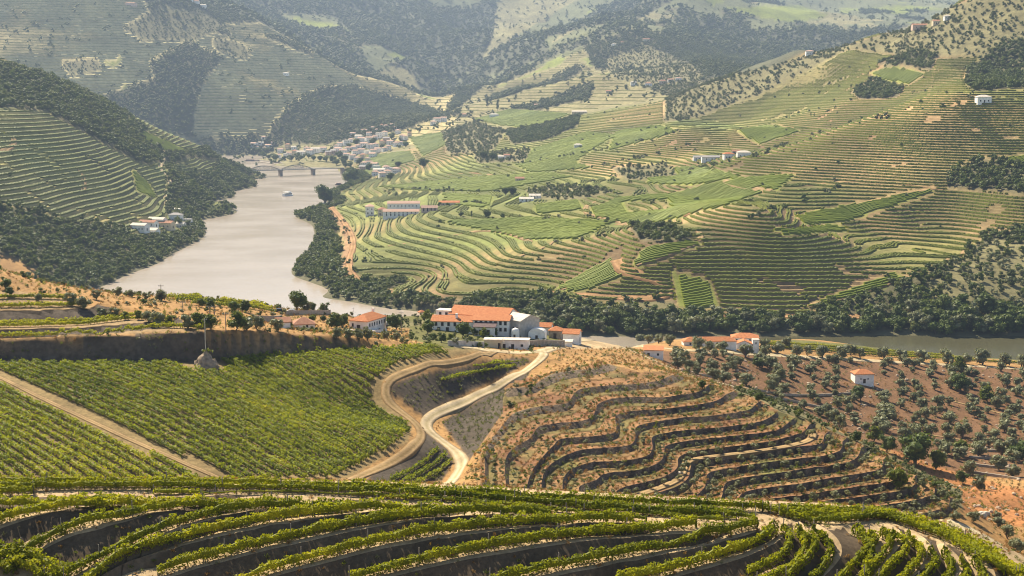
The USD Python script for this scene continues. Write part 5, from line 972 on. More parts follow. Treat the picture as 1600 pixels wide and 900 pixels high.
def roof_mesh(kind_, L, W, H, rise, o=0.4):
    x, y = L / 2 + o, W / 2 + o; e = H - rise * o / (W / 2)
    if kind_ == 'gable': return join([slabroof([(-x, -y, e), (x, -y, e), (x, 0, H + rise), (-x, 0, H + rise)]), slabroof([(-x, 0, H + rise), (x, 0, H + rise), (x, y, e), (-x, y, e)])])
    if kind_ == 'hip':
        q = max(0.0, L / 2 - W / 2) + 0.05; t = H + rise
        return join([slabroof([(-x, -y, e), (x, -y, e), (q, 0, t), (-q, 0, t)]), slabroof([(x, y, e), (-x, y, e), (-q, 0, t), (q, 0, t)]), slabroof([(x, -y, e), (x, y, e), (q, 0, t)]), slabroof([(-x, y, e), (-x, -y, e), (-q, 0, t)])])
    if kind_ == 'shed': return slabroof([(-x, -y, H), (x, -y, H), (x, y, H + rise), (-x, y, H + rise)])
    return box(-x + .2, x - .2, -y + .2, y - .2, H - 0.002, H + 0.3)
def wall_mesh(kind_, L, W, H, rise):
    x, y = L / 2, W / 2; P = [box(-x, x, -y, y, -2.5, H - 0.02)]
    if kind_ == 'gable':
        for s in (-1, 1):
            a, b = (s * x, s * (x - 0.3)); V = [(a, -y, H - .03), (a, y, H - .03), (a, 0, H + rise - .2), (b, -y, H - .03), (b, y, H - .03), (b, 0, H + rise - .2)]
            P.append((np.array(V), np.array([(0, 1, 2), (5, 4, 3), (0, 3, 4), (0, 4, 1), (1, 4, 5), (1, 5, 2), (2, 5, 3), (2, 3, 0)])))
    if kind_ == 'shed': P.append((np.array([(-x, y, H - .03), (x, y, H - .03), (x, y, H + rise - .15), (-x, y, H + rise - .15), (-x, -y, H - .03), (x, -y, H - .03)]), np.array([(0, 1, 2), (0, 2, 3), (4, 5, 2), (4, 2, 3), (1, 5, 2), (0, 3, 4)])))
    return join(P)
def opening(t, name, side, L, W, at, z, w, h, m='shutter', frame='white_wall'):
    """a window (frame > pane) or a door on one of the four walls"""
    d = {'front': ((1, 0), (0, -1), W / 2), 'back': ((1, 0), (0, 1), W / 2), 'left': ((0, 1), (-1, 0), L / 2), 'right': ((0, 1), (1, 0), L / 2)}[side]
    def slab(w_, h_, z_, out):
        c = np.array(d[0]) * at; V, F = box(-w_ / 2, w_ / 2, -0.06, out, z_, z_ + h_); ax, nx = np.array(d[0] + (0,)), np.array(d[1] + (0,))
        return V[:, :1] * ax + V[:, 1:2] * nx + V[:, 2:] * [0, 0, 1] + nx * d[2] + np.array([*c, 0]), F
    if name == 'door': return obj('door', slab(w, h, z, 0.05), m, t)
    f = obj('window', slab(w + 0.24, h + 0.24, z - 0.12, 0.03), frame, t); obj('pane', slab(w, h, z, 0.06), m, f)
def build(t, L, W, H, rk='gable', rise=1.6, wall='white_wall', rf='orange_tiles', wins=(), chim=()):
    obj('wall', wall_mesh(rk, L, W, H, rise), wall, t); r = obj('roof', roof_mesh(rk, L, W, H, rise), rf, t)
    for x, y in chim: obj('chimney', box(x - .4, x + .4, y - .4, y + .4, H - .2, H + rise + 0.9), wall, r)
    for side, n, z, w, h, a, b, nm in wins:
        for k in range(n): opening(t, nm, side, L, W, a + (b - a) * ((k + .5) / n), z, w, h, 'door_wood' if nm == 'door' else 'shutter', wall)
def house(name, label, cat, u, v, rot, L, W, H, group=None, dmin=230, dz=0.0, back=0.0, **kw):
    p = pick(u, v, dmin); g = float(ground(p[:1], p[1:2])[0])
    c = p[:2] + np.array([0, back]); t = thing(name, label, cat, (c[0], c[1], g + dz), math.radians(rot), group)
    build(t, L, W, H, **kw); return t
W3_ = lambda n, z=1.0, w=0.9, h=1.3, a=-9, b=9, s='front', nm='window': (s, n, z, w, h, a, b, nm)
# the big winery house in the middle of the picture: several ranges that share one body
p0 = pick(738, 522, 230); g0 = float(ground(p0[:1], p0[1:2])[0])
farm = thing('winery_house', 'large white winery house with orange tiled roofs beside the river bend', 'winery house', (p0[0], p0[1] + 5, g0), math.radians(-9))
def rng_(x, y, rot, *a, **k):
    """a range of the house at an offset: built at the origin, then moved"""
    q = UsdGeom.Xform.Define(stage, str(farm.GetPath()) + '/' + numbered(k.pop('nm'), str(farm.GetPath()))); q.AddTranslateOp().Set(Gf.Vec3d(x, y, 0)); q.AddRotateZOp().Set(rot)
    return q.GetPrim(), a, k
def wing(nm, x, y, rot, L, W, H, dz=0, rk='gable', rise=1.6, wall='white_wall', rf='orange_tiles', wins=(), chim=()):
    """walls, roof and openings of one range, all parts of the winery house"""
    c, s = math.cos(math.radians(rot)), math.sin(math.radians(rot)); R = np.array([[c, -s, 0], [s, c, 0], [0, 0, 1]])
    mv = lambda m: (np.asarray(m[0]) @ R.T + [x, y, dz], m[1])
    obj('wall', mv(wall_mesh(rk, L, W, H, rise)), wall, farm); r = obj('roof', mv(roof_mesh(rk, L, W, H, rise)), rf, farm)
    for a, b in chim: obj('chimney', mv(box(a - .45, a + .45, b - .45, b + .45, H - .2, H + rise + 1.0)), wall, r)
    for side, n, z, w, h, a, b, k in wins:
        for i in range(n):
            at = a + (b - a) * ((i + .5) / n); d = {'front': ((1, 0), (0, -1), W / 2), 'left': ((0, 1), (-1, 0), L / 2), 'right': ((0, 1), (1, 0), L / 2)}[side]
            def slab(w_, h_, z_, out):
                V, F = box(-w_ / 2, w_ / 2, -0.06, out, z_, z_ + h_); ax, nx = np.array(d[0] + (0,)), np.array(d[1] + (0,))
                return mv((V[:, :1] * ax + V[:, 1:2] * nx + V[:, 2:] * [0, 0, 1] + nx * d[2] + np.array([d[0][0] * at, d[0][1] * at, 0]), F))
            if k == 'door': obj('door', slab(w, h, z, 0.06), 'door_wood', farm)
            else: f = obj('window', slab(w + .3, h + .3, z - .15, .03), 'grey_wall', farm); obj('pane', slab(w, h, z, .07), 'shutter', f)
wing('', -7.6, 0, 0, 16.5, 8.5, 4.9, rise=1.7, wins=[W3_(6, 2.9, .9, 1.4, -7.6, 7.6), W3_(2, .4, 1.1, 1.9, -7, 0), ('left', 2, 2.7, .9, 1.3, -3, 3, 'window')], chim=[(1.5, -1.8)])
wing('', 8.0, 0.3, 0, 14.6, 8.9, 5.7, rise=1.5, wins=[W3_(7, 3.8, .95, 1.4, -6.8, 6.8), W3_(3, 1.3, .9, 1.3, 1, 6.8)], chim=[])
wing('', 2.5, 11.0, -12, 25, 12.5, 6.1, rise=2.6, wins=[W3_(6, 4.0, .8, 1.5, -11, 0)])
wing('', -13.4, 11.5, -6, 6.2, 5.5, 6.7, rk='flat', rf='pale_roof', wins=[W3_(2, 4.3, .9, 1.9, -2.6, 2.6), ('left', 1, 4.4, 1.2, 2.0, -1.5, 1.5, 'window')])
wing('', 19.2, 3.2, -38, 9.5, 10.5, 5.6, rise=1.9, rf='pale_roof', wall='grey_wall', wins=[W3_(2, 1.2, 1.1, 1.6, 0, 4)])
wing('', 6.2, -6.4, 0, 8.2, 4.0, 3.6, rk='shed', rise=1.2, rf='dark_roof', wins=[('front', 2, 0.2, 1.3, 2.2, -3, 3, 'door')])
house('outhouse', 'long low outhouse with orange roof behind the right end of the winery house', 'outhouse', 846, 524, -14, 9, 5, 2.8, back=8, rise=1.3)
house('small_barn', 'little square barn with an orange pyramid roof right of the big house', 'barn', 869, 528, -14, 5.0, 5.0, 3.6, rk='hip', rise=1.3, wall='stone_wall', wins=[W3_(1, .1, 1.2, 2.2, -1.5, 1.5, nm='door')])
house('small_barn', 'white barn with orange roof at the right end of the farm', 'barn', 894, 536, -14, 6.2, 5.6, 4.4, rise=1.3, wins=[('right', 1, .2, 1.2, 2.2, -1, 1, 'door')])
house('kiosk', 'tiny white lean-to below the right hand barn', 'shed', 887, 541, -10, 3.2, 2.2, 2.0, rk='shed', rise=.5, rf='pale_roof')
house('outbuilding', 'long white flat roofed outbuilding above the pale farm road', 'outbuilding', 802, 545, -7, 11.5, 4.4, 3.4, rk='flat', rf='pale_roof', wins=[W3_(2, .1, 1.0, 2.0, -4.5, 1.5, nm='door'), W3_(2, 1.2, .9, .9, -1.5, 5)])
house('outbuilding', 'cream walled roofless yard left of the white outbuilding', 'outbuilding', 771, 543, -4, 6.4, 4.2, 3.0, rk='flat', rf='pale_roof', wall='cream_wall', wins=[W3_(1, .1, .9, 1.9, 1.5, 3, nm='door')])
house('garden_shed', 'small shed with orange roof among trees left of the big house', 'shed', 659, 493, 25, 4.4, 4.0, 3.0, rk='hip', rise=1.2, wall='cream_wall')
villa = house('villa', 'white villa with red tiled hip roof and chimney left of the big house', 'villa', 573, 517, 66, 14.5, 8.0, 4.4, back=5, rk='hip', rise=2.0, rf='orange_tiles', wins=[('front', 7, 1.8, .8, 1.4, -6.6, 6.6, 'window'), ('left', 1, .2, 1.5, 2.4, -1, 1, 'door'), ('left', 1, 1.8, .8, 1.3, 1.5, 3.5, 'window')], chim=[(5.5, 0.8)])
house('cottage', 'low cottage with a weathered orange hip roof left of the villa', 'cottage', 474, 514, 14, 7.2, 6.0, 2.4, rk='hip', rise=1.7, rf='old_tiles', wins=[W3_(1, 1.0, .7, .8, 0, 2)])
house('cottage', 'smaller cottage with a faded roof at the far left of the farm', 'cottage', 442, 512, 20, 4.0, 4.6, 2.4, rise=1.1, rf='old_tiles')
for k, (u, v, L, lab) in enumerate([(805, 529, 3.4, 'small round white cistern with a domed top beside the big house'), (840, 530, 6.6, 'large white barrel vaulted cistern right of the big house')]):
    p = pick(u, v, 230); t = thing('cistern', lab, 'cistern', (p[0], p[1] + 2, float(ground(p[:1], p[1:2])[0])), math.radians(-10))
    g = np.linspace(0, np.pi, 13); R = L / 2; hb_ = 2.2 if k else 2.6
    if k: prof = [(-R, -1.5)] + [(-R * math.cos(a), hb_ + R * .62 * math.sin(a)) for a in g] + [(R, -1.5)]
    if k:
        prof = np.array(prof); n = len(prof); V = np.vstack([np.column_stack([prof[:, 0], np.full(n, y), prof[:, 1]]) for y in (-2.4, 2.4)])
        F = [(i, i + 1, n + i + 1) for i in range(n - 1)] + [(i, n + i + 1, n + i) for i in range(n - 1)] + [(0, i + 1, i) for i in range(1, n - 1)] + [(n, n + i, n + i + 1) for i in range(1, n - 1)]
        obj('vault', (V, np.array(F)), 'white_wall', t, smooth=40); obj('hatch', box(-.5, .5, -2.46, -2.38, .2, 1.6), 'door_wood', t)
    else:
        m = trimesh.creation.revolve([(0, -1.5), (R, -1.5), (R, hb_), (R * .9, hb_ + .6), (R * .6, hb_ + 1.1), (0, hb_ + 1.35)], sections=20); obj('drum', (m.vertices, m.faces), 'white_wall', t, smooth=40); obj('hatch', box(-.4, .4, -R - .05, -R + .2, .2, 1.5), 'door_wood', t)
def wall_run(name, label, line, h, th, m, dmin=230, up=0.0, cap=None):
    P, _ = resample(line_world(line, 4, dmin), 2.0); z = ground(P[:, 0], P[:, 1]); T = np.gradient(P, axis=0); T /= np.linalg.norm(T, axis=1, keepdims=True) + 1e-9; N = np.stack([-T[:, 1], T[:, 0]], 1)
    zt = gaussian_filter(z, 2, mode='nearest') + h; R = []
    for f, g in ((-1, 0), (-1, 1), (1, 1), (1, 0)): R.append(np.column_stack([P + N * f * th / 2, np.where(g, zt, z - 1.0)]))
    V = np.stack(R, 1).reshape(-1, 3); n = len(P); i = np.arange(n * 4).reshape(n, 4)
    F = np.vstack([np.stack([i[:-1, j], i[1:, j], i[1:, j + 1], i[:-1, j + 1]], -1) for j in range(3)]); F = np.vstack([F[:, [0, 1, 2]], F[:, [0, 2, 3]], [[i[0, 0], i[0, 1], i[0, 2]], [i[0, 0], i[0, 2], i[0, 3]], [i[-1, 0], i[-1, 2], i[-1, 1]], [i[-1, 0], i[-1, 3], i[-1, 2]]]])
    return tag(obj(name, (V, F), m), label, 'wall', kind='thing')
wall_run('retaining_wall', 'long dark retaining wall below the cisterns and the farm barns', [(826,541),(855,541),(882,542)], 2.4, .5, 'stone_wall')
wall_run('retaining_wall', 'pale garden wall left of the white outbuilding', [(700,540),(735,541),(756,543)], 1.8, .5, 'grey_wall')
wall_run('terrace_parapet', 'dark terrace wall with a parapet behind the low cottages', [(446,492),(480,491),(516,491)], 1.6, .5, 'stone_wall')
wall_run('yard_wall', 'white yard wall curving in front of the villa', [(540,517),(556,520),(572,522),(584,520),(604,518)], 1.0, .4, 'white_wall')
wall_run('slope_wall', 'short dry stone wall on the orange slope left of the cottages', [(398,500),(418,502),(440,501)], 1.8, .6, 'stone_wall')
for k, l in enumerate([[(1508,738),(1550,744),(1594,750)], [(1510,726),(1550,731),(1594,735)], [(1514,715),(1552,718),(1594,721)], [(1518,704),(1555,706),(1592,708)]]): wall_run('enclosure_wall', ['lowest', 'second lowest', 'second highest', 'highest'][k] + ' low stone wall of the small terraced plot at the right edge', l, .9, .6, 'stone_wall')
for k, l in enumerate([[(1175,609),(1230,618),(1290,618),(1345,614)], [(1180,642-26),(1240,628),(1290,640)], [(1080,590-8),(1100,588),(1128,590)]]): wall_run('field_wall', ['old stone wall crossing the dry slope left of the hut', 'old stone wall under the olives near the track end', 'short crumbling wall above the knoll track'][k], l, .9, .7, 'stone_wall')
# the white house with the tower on the river road
st = house('river_house', 'long low white house with orange roof beside the river road', 'house', 1109, 542, 3, 26, 6.5, 3.0, back=3, rk='hip', rise=1.6, wins=[W3_(3, .1, 1.0, 2.0, -9, 11, nm='door'), W3_(5, 1.1, .8, 1.1, -12, 10)])
house('tower_house', 'two storey white house with stacked orange roofs and a square tower', 'house', 1166, 543, -6, 13.5, 8.5, 5.0, back=5, rk='hip', rise=1.7, wins=[W3_(3, 3.0, .9, 1.2, -6, 4), W3_(2, .1, 1.0, 2.0, -6, 0, nm='door')])
house('gabled_annex', 'white gabled annex with orange roof in front of the tower house', 'annex', 1162, 546, 84, 6, 7.4, 3.6, rk='gable', rise=1.5, wins=[('left', 1, 1.4, 1.5, .8, -2, 0, 'window')])
house('water_tower', 'square white tower standing on the slope below the river road', 'tower', 1180, 551, 0, 3.0, 3.0, 6.6, rk='flat', rf='pale_roof', wins=[W3_(1, 4.6, .6, .9, -1, 1)])
house('stone_hut', 'lone hut with a rounded orange roof among the olives', 'hut', 1347, 599, 4, 9.4, 7.0, 5.6, rk='hip', rise=1.7, wall='white_wall', wins=[W3_(1, .8, 1.3, 2.1, -1, 1, nm='door'), W3_(2, 2.6, .6, .7, -3.6, 3.6)])
house('gate_house', 'small white house with a flat orange roof where the track leaves the road', 'house', 1021, 558, -8, 8.0, 5.6, 3.6, rk='shed', rise=.9, wins=[W3_(1, .1, 1.1, 2.2, -3, -1, nm='door'), W3_(1, 1.2, .9, 1.0, 1, 3)])
# the big winery across the river and the farms of the right bank
FW = [(578,337,5,10,13,12,'hip','pink_tiles','white_wall','tall white block with a red hip roof at the left end of the far winery'), (597,337,3,9,9,8.5,'hip','old_tiles','cream_wall','cream middle house of the far winery'), (627,338,2,40,11,6.5,'gable','pink_tiles','white_wall','long white front hall of the far winery'), (631,331,2,37,12,11,'gable','pink_tiles','white_wall','long upper hall of the far winery behind the front hall'), (671,331,2,18,8,5,'gable','pink_tiles','pink_wall','low annex at the right end of the far winery')]
for u, v, rot, L, W, Hh, rk, rf, wl, lab in FW: house('far_winery', lab, 'winery', u, v, rot, L, W, Hh, dmin=900, rk=rk, rf=rf, wall=wl, rise=2.4, wins=[W3_(max(2, int(L / 4.5)), Hh * .25, 1.3, 2.0, -L * .46, L * .46), W3_(max(2, int(L / 4.5)), Hh * .66, 1.2, 1.5, -L * .46, L * .46)])
SC = [(702,320,0,24,10,4,'gable','orange_tiles','cream_wall','low barn with a wide orange roof right of the far winery'),(823,314,-8,16,8,3.6,'gable','pale_roof','white_wall','white shed on the slope, front one of the pair'),(836,310,-8,13,8,3.6,'gable','pale_roof','white_wall','white shed on the slope, rear one of the pair'),(903,231,0,12,8,5,'hip','pale_roof','white_wall','white cottage alone among the green plots'),
 (1092,249,0,14,8,4,'gable','grey_roof','white_wall','leftmost white house of the hamlet on the right hill'),(1112,250,0,24,9,4.5,'gable','grey_roof','white_wall','long grey roofed house of the hill hamlet'),(1138,247,10,12,8,6,'hip','orange_tiles','white_wall','red roofed house in the middle of the hill hamlet'),(1162,245,0,15,9,6,'hip','pale_roof','white_wall','white house at the right end of the hill hamlet'),(1150,240,0,10,7,4,'gable','old_tiles','stone_wall','old stone barn behind the hill hamlet'),
 (1536,160,0,14,9,6,'hip','pale_roof','white_wall','small white house on top of the right hill spur'),(784,249,0,12,8,5,'gable','pale_roof','white_wall','white cottage beside the dark tree pair'),(792,247,0,10,8,5,'gable','old_tiles','white_wall','second cottage by the dark tree pair'),(812,283,0,12,8,4,'gable','old_tiles','cream_wall','small farmhouse in the middle of the right bank'),
 (772,183,0,22,11,7,'hip','pale_roof','white_wall','white hilltop house beneath the tall dark tree'),(725,180,0,18,10,6,'hip','old_tiles','cream_wall','cream house left of the hilltop house'),(843,168,0,24,10,7,'gable','pink_tiles','pink_wall','pinkish farm on the rise behind the green plots'),(905,178,0,30,12,5,'shed','pale_roof','cream_wall','broad pale roofed barn on the rise'),(871,157,0,22,10,5,'flat','pale_roof','white_wall','flat white building on the rise'),(952,143,0,16,10,5,'gable','old_tiles','cream_wall','brown roofed farm under the hill village'),
 (990,132,0,14,9,6,'hip','pale_roof','white_wall','white house left in the hill village'),(1013,134,0,16,9,6,'hip','old_tiles','white_wall','red roofed house in the hill village'),(1035,130,0,18,9,6,'hip','old_tiles','cream_wall','cream house in the hill village'),(1048,128,0,14,9,6,'gable','old_tiles','white_wall','white house right in the hill village'),(1060,126,0,15,9,6,'hip','pink_tiles','white_wall','last house at the right of the hill village'),(960,73,0,18,12,8,'hip','pale_roof','white_wall','white house of the high hamlet, left'),(972,70,0,16,12,8,'hip','old_tiles','white_wall','house of the high hamlet, middle'),(1010,65,0,22,12,8,'gable','old_tiles','cream_wall','brown roofed house of the high hamlet, right'),
 (1265,85,0,14,9,6,'hip','pink_tiles','white_wall','lone white house on the skyline of the right slope'),(1438,45,0,26,11,6,'gable','old_tiles','pink_wall','long pink farmhouse high on the right slope'),(1462,38,0,10,8,5,'gable','old_tiles','cream_wall','small house above the long pink farmhouse'),(1480,30,0,10,8,5,'hip','pale_roof','white_wall','topmost white house on the right slope'),
 (447,117,0,16,10,7,'hip','pale_roof','white_wall','lone white house high on the hazy left hill'),(316,12,0,24,14,8,'gable','pale_roof','white_wall','white house of the hazy summit village, lower'),(305,6,0,24,14,8,'gable','old_tiles','white_wall','house of the hazy summit village, middle'),(295,2,0,24,14,8,'gable','pale_roof','white_wall','house of the hazy summit village, upper'),(205,7,0,30,14,8,'hip','old_tiles','pink_wall','pink house high on the hazy left hill')]
for u, v, rot, L, W, Hh, rk, rf, wl, lab in SC: house('farmhouse', lab, 'house', u, v, rot, L, W, Hh, dmin=900, rk=rk, rf=rf, wall=wl, rise=1.8, wins=[W3_(3, 1.2, 1.2, 1.5, -L * .42, L * .42), W3_(1, .1, 1.4, 2.3, -L * .1, L * .1, nm='door')])
LQ = [(219,360,-20,17,9,6,'gable','pale_roof','white_wall','white gabled hall at the left front of the riverside quinta'),(232,352,-22,20,8,5,'gable','old_tiles','white_wall','long red roofed shed behind the left hall of the quinta'),(246,347,-22,20,8,5,'gable','pale_roof','white_wall','pale roofed long shed in the middle of the quinta'),(240,365,-25,12,7,5,'gable','pale_roof','white_wall','white gabled shed nearest the river at the quinta'),(256,354,-22,24,8,6,'gable','old_tiles','cream_wall','brown roofed long hall in the middle of the quinta'),(275,346,-10,14,9,8,'hip','grey_roof','white_wall','tall grey roofed house of the quinta'),(291,352,-10,12,8,7,'flat','grey_roof','white_wall','white flat roofed house at the right end of the quinta'),(283,356,-10,9,7,5,'gable','pale_roof','white_wall','small white house at the water side of the quinta')]
for u, v, rot, L, W, Hh, rk, rf, wl, lab in LQ: house('quinta_hall', lab, 'farm building', u, v, rot, L, W, Hh, dmin=900, rk=rk, rf=rf, wall=wl, rise=2.0, wins=[W3_(4, 1.4, 1.2, 1.6, -L * .44, L * .44), ('right', 1, .1, 1.6, 2.6, -1, 1, 'door')])
p = pick(270, 330, 900); t = thing('water_tank', 'round white water tank on the slope above the riverside quinta', 'water tank', (p[0], p[1], p[2]))
m = trimesh.creation.cylinder(radius=9, height=5, sections=32); obj('drum', (m.vertices + [0, 0, 0.5], m.faces), 'white_wall', t, smooth=40); m = trimesh.creation.cone(radius=8.6, height=1.2, sections=32); obj('lid', (m.vertices + [0, 0, 3.003], m.faces), 'pale_roof', t)
# the village at the bridge
def village_kind(i, L, W, Hh, rk, rf, wl):
    p = stage.CreateClassPrim(f'/village_house_kind_{i}')
    build(p, L, W, Hh, rk=rk, rise=2.0, rf=rf, wall=wl, wins=[W3_(3, 1.0, 1.1, 1.5, -L * .42, L * .42), W3_(3, Hh * .6, 1.1, 1.4, -L * .42, L * .42), ('right', 2, Hh * .55, 1.1, 1.4, -W * .4, W * .4, 'window'), ('front', 1, .05, 1.3, 2.2, -1, .4, 'door')]); return f'/village_house_kind_{i}'
VK = [(village_kind(0, 11, 9, 6.5, 'hip', 'pink_tiles', 'white_wall'), 'white house with a pink hip roof'), (village_kind(1, 14, 9, 7.5, 'gable', 'pink_tiles', 'white_wall'), 'white house with a pink gable roof'), (village_kind(2, 10, 8, 9, 'hip', 'old_tiles', 'cream_wall'), 'tall cream house with a brown hip roof'), (village_kind(3, 18, 10, 6, 'gable', 'pale_roof', 'white_wall'), 'long white house with a pale roof'), (village_kind(4, 12, 9, 8, 'flat', 'pale_roof', 'white_wall'), 'white block with a flat roof'), (village_kind(5, 12, 9, 6, 'gable', 'grey_roof', 'pink_wall'), 'pink house with a grey roof')]
VH = [(552,213),(560,216),(569,208),(575,212),(582,203),(590,206),(597,200),(604,200),(612,198),(618,203),(622,208),(628,217),(634,217),(600,211),(592,214),(585,218),(576,221),(566,222),(548,222),(540,226),(532,228),(524,231),(604,221),(611,226),(618,228),(626,226),(596,226),(588,230),(578,231),(569,230),(560,232),(552,234),(545,236),(556,241),(564,239),(573,240),(582,240),(590,237),(600,236),(607,233),(528,238),(520,240),(512,242),(536,241),(543,246),(551,248),(559,252),(566,249),(574,252),(582,246),(570,260),(578,258),(585,262),(590,266),(594,271),(588,274),(598,277),(606,273),(612,268),(618,270),(604,267),(436,246),(446,245),(454,244),(440,238),(462,243),(470,242),(486,241),(494,237),(504,236),(480,236),(402,233),(412,234),(419,232),(408,226),(425,226),(398,229),(413,219),(450,232),(460,233),(640,213),(560,270),(566,266),(684,191),(692,189),(676,195)]
rv = np.random.default_rng(77); sides = [(560, 'on the upper slope'), (1e9, 'in the')]
for u, v in VH:
    k = int(rv.integers(6)) if rv.random() < .55 else int(rv.integers(2)); p = pick(u + rv.uniform(-1.5, 1.5), v, 2200 if u > 380 else 900)
    where = 'along the quay left of the bridge' if u < 520 else 'on the upper village slope' if v < 224 else 'in the middle of the village' if v < 250 else 'at the lower right end of the village'
    copy_of(VK[k][0], 'village_house', VK[k][1] + ' ' + where, 'house', (p[0], p[1], p[2] + .5), rv.uniform(-.5, .5), rv.uniform(.85, 1.25), 'houses of the village by the bridge')
for u, v in [(545,232),(557,226),(583,225),(612,216),(598,231),(530,247),(538,252),(548,262),(540,262),(520,253),(510,252),(500,250),(490,249),(470,250),(455,250),(444,251),(430,252),(420,249),(412,246),(562,257),(576,266),(610,280),(622,262),(634,228),(482,246),(465,247),(404,241),(396,238),(388,236),(526,258),(556,284),(566,286),(536,258)]:
    plant(u, v, rv.uniform(7, 12), BIG, 'village_tree', 'dark green tree standing between the village houses', 'tree', 'trees between the village houses', dmin=2000, natural=9.5)
# ------------------------------------------------------------------ bridge, boats, poles, cars, rocks
A, B = at_z(386, 266.5, 12.0), at_z(489, 263.5, 12.0); axis = B - A; Lb = np.linalg.norm(axis[:2]); rot = math.atan2(axis[1], axis[0])
br = thing('road_bridge', 'low steel bridge with two trussed arches on stone piers over the river', 'bridge', (A[0], A[1], 0), rot)
obj('deck', box(-14, Lb + 62, -3.6, 3.6, 10.8, 12.0), 'dark_steel', br)
for x in (0, Lb / 2, Lb, Lb + 60): obj('pier', join([box(x - 2.6, x + 2.6, -5, 5, -4, 9.6), box(x - 3.2, x + 3.2, -5.6, 5.6, 9.6, 10.75)]), 'pier_stone', br)
for k in range(2):
    for s in (-3.4, 3.4):
        x = np.linspace(0, 1, 15); X = k * Lb / 2 + 2 + x * (Lb / 2 - 4); Z = 12.1 + 7.6 * 4 * x * (1 - x)
        obj('arch', join([tube(np.column_stack([X, np.full(15, s), Z]), 0.38, 6)] + [tube([[X[i], s, 12.0], [X[i], s, Z[i]]], 0.2, 4) for i in range(1, 14)] + [tube([[X[i], s, Z[i]], [X[i + 1], s, 12.0]] if i > 6 else [[X[i], s, 12.0], [X[i + 1], s, Z[i + 1]]], 0.14, 4) for i in range(1, 13)]), 'dark_steel', br)
for s in (-3.5, 3.5): obj('railing', join([box(-14, Lb + 62, s - .06, s + .06, 13.0, 13.15)] + [box(x - .06, x + .06, s - .05, s + .05, 12.0, 13.0) for x in np.arange(-14, Lb + 62, 5)]), 'dark_steel', br)
def hull(L, W, H, z0=-.5, bow=.3):
    o = [(-L / 2, -W / 2 * .85), (L / 2 * (1 - bow), -W / 2), (L / 2 * .85, -W / 4), (L / 2, 0), (L / 2 * .85, W / 4), (L / 2 * (1 - bow), W / 2), (-L / 2, W / 2 * .85)]; o = np.array(o)
    V = np.vstack([np.column_stack([o * [.96, .8], np.full(7, z0)]), np.column_stack([o, np.full(7, H)])]); F = []
    for i in range(7): j = (i + 1) % 7; F += [(i, j, 7 + j), (i, 7 + j, 7 + i)]
    F += [(7, 7 + i, 8 + i) for i in range(1, 6)]; return V, np.array(F)
c = at_z(450, 306, 0.0); t = thing('cruise_boat', 'white two deck passenger boat in the middle of the river', 'boat', c, math.radians(62))
obj('hull', hull(24, 6.5, 1.8), 'boat_white', t); s_ = obj('saloon', box(-10.5, 6.5, -2.8, 2.8, 1.8, 4.4), 'boat_white', t); obj('window', box(-10.2, 6.2, -2.86, 2.86, 2.5, 3.7), 'boat_glass', s_); obj('upper_deck', box(-11, 7.2, -3.0, 3.0, 4.404, 4.6), 'boat_white', t); w_ = obj('wheelhouse', box(2.5, 6, -1.8, 1.8, 4.604, 6.6), 'boat_white', t); obj('window', box(2.44, 6.06, -1.6, 1.6, 5.4, 6.2), 'boat_glass', w_)
obj('canopy', box(-9, 1.5, -2.6, 2.6, 6.4, 6.6), 'boat_white', t); obj('post', tube([[-8.5, 0, 4.6], [-8.5, 0, 6.4]], .12, 5), 'boat_white', t); obj('mast', tube([[4, 0, 6.6], [4, 0, 9.0]], .1, 5), 'boat_white', t)
wx = np.linspace(-1, -9, 12)
for u, v, L, rt, lab in [(394, 251.5, 34, 4, 'long dark barge moored at the far quay'), (436, 256, 18, -15, 'small dark boat moored near the bridge'), (427, 254.5, 16, -12, 'second small boat moored beside the quay trees'), (531, 289, 16, 15, 'small dark boat at the right bank below the village')]:
    c = at_z(u, v, 0.0); t = thing('moored_boat', lab, 'boat', c, math.radians(rt)); obj('hull', hull(L, 5, 1.6), 'boat_dark', t); q = obj('cabin', box(-L * .4, L * .15, -1.8, 1.8, 1.6, 4.0), 'pink_wall', t); obj('window', box(-L * .38, L * .13, -1.85, 1.85, 2.5, 3.4), 'boat_glass', q)
q1, q2 = at_z(404, 252.5, 1.5), at_z(470, 260.5, 1.5); dq = q2 - q1; Lq = np.linalg.norm(dq[:2]); tag(obj('quay', (np.array([q1[:2].tolist() + [z] for z in (-3, 1.5)] + [q2[:2].tolist() + [z] for z in (-3, 1.5)] + [(q1 + [3, 14, 0])[:2].tolist() + [z] for z in (-3, 1.5)] + [(q2 + [4, 14, 0])[:2].tolist() + [z] for z in (-3, 1.5)]), np.array([(0, 2, 3), (0, 3, 1), (1, 3, 7), (1, 7, 5), (2, 6, 7), (2, 7, 3), (0, 1, 5), (0, 5, 4)])), 'stone_wall'), kind='structure')
def pole(u, v, top, label, cross=True, dmin=230, foot=0.0, rad=0.14):
    p = pick(u, v, dmin); h = (v - top) * p[1] / FPX; t = thing('utility_pole', label, 'utility pole', (p[0], p[1], float(ground(p[:1], p[1:2])[0]) + foot))
    obj('mast', tube([[0, 0, -.8 - foot * .5], [0, 0, h * .5], [0, 0, h]], [rad, rad * .85, rad * .6], 7), 'grey_wood', t)
    if cross: obj('crossarm', box(-.9, .9, -.07, .07, h - .55, h - .4), 'grey_wood', t); obj('insulator', join([box(x - .05, x + .05, -.05, .05, h - .397, h - .2) for x in (-.8, 0, .8)]), 'boat_white', t)
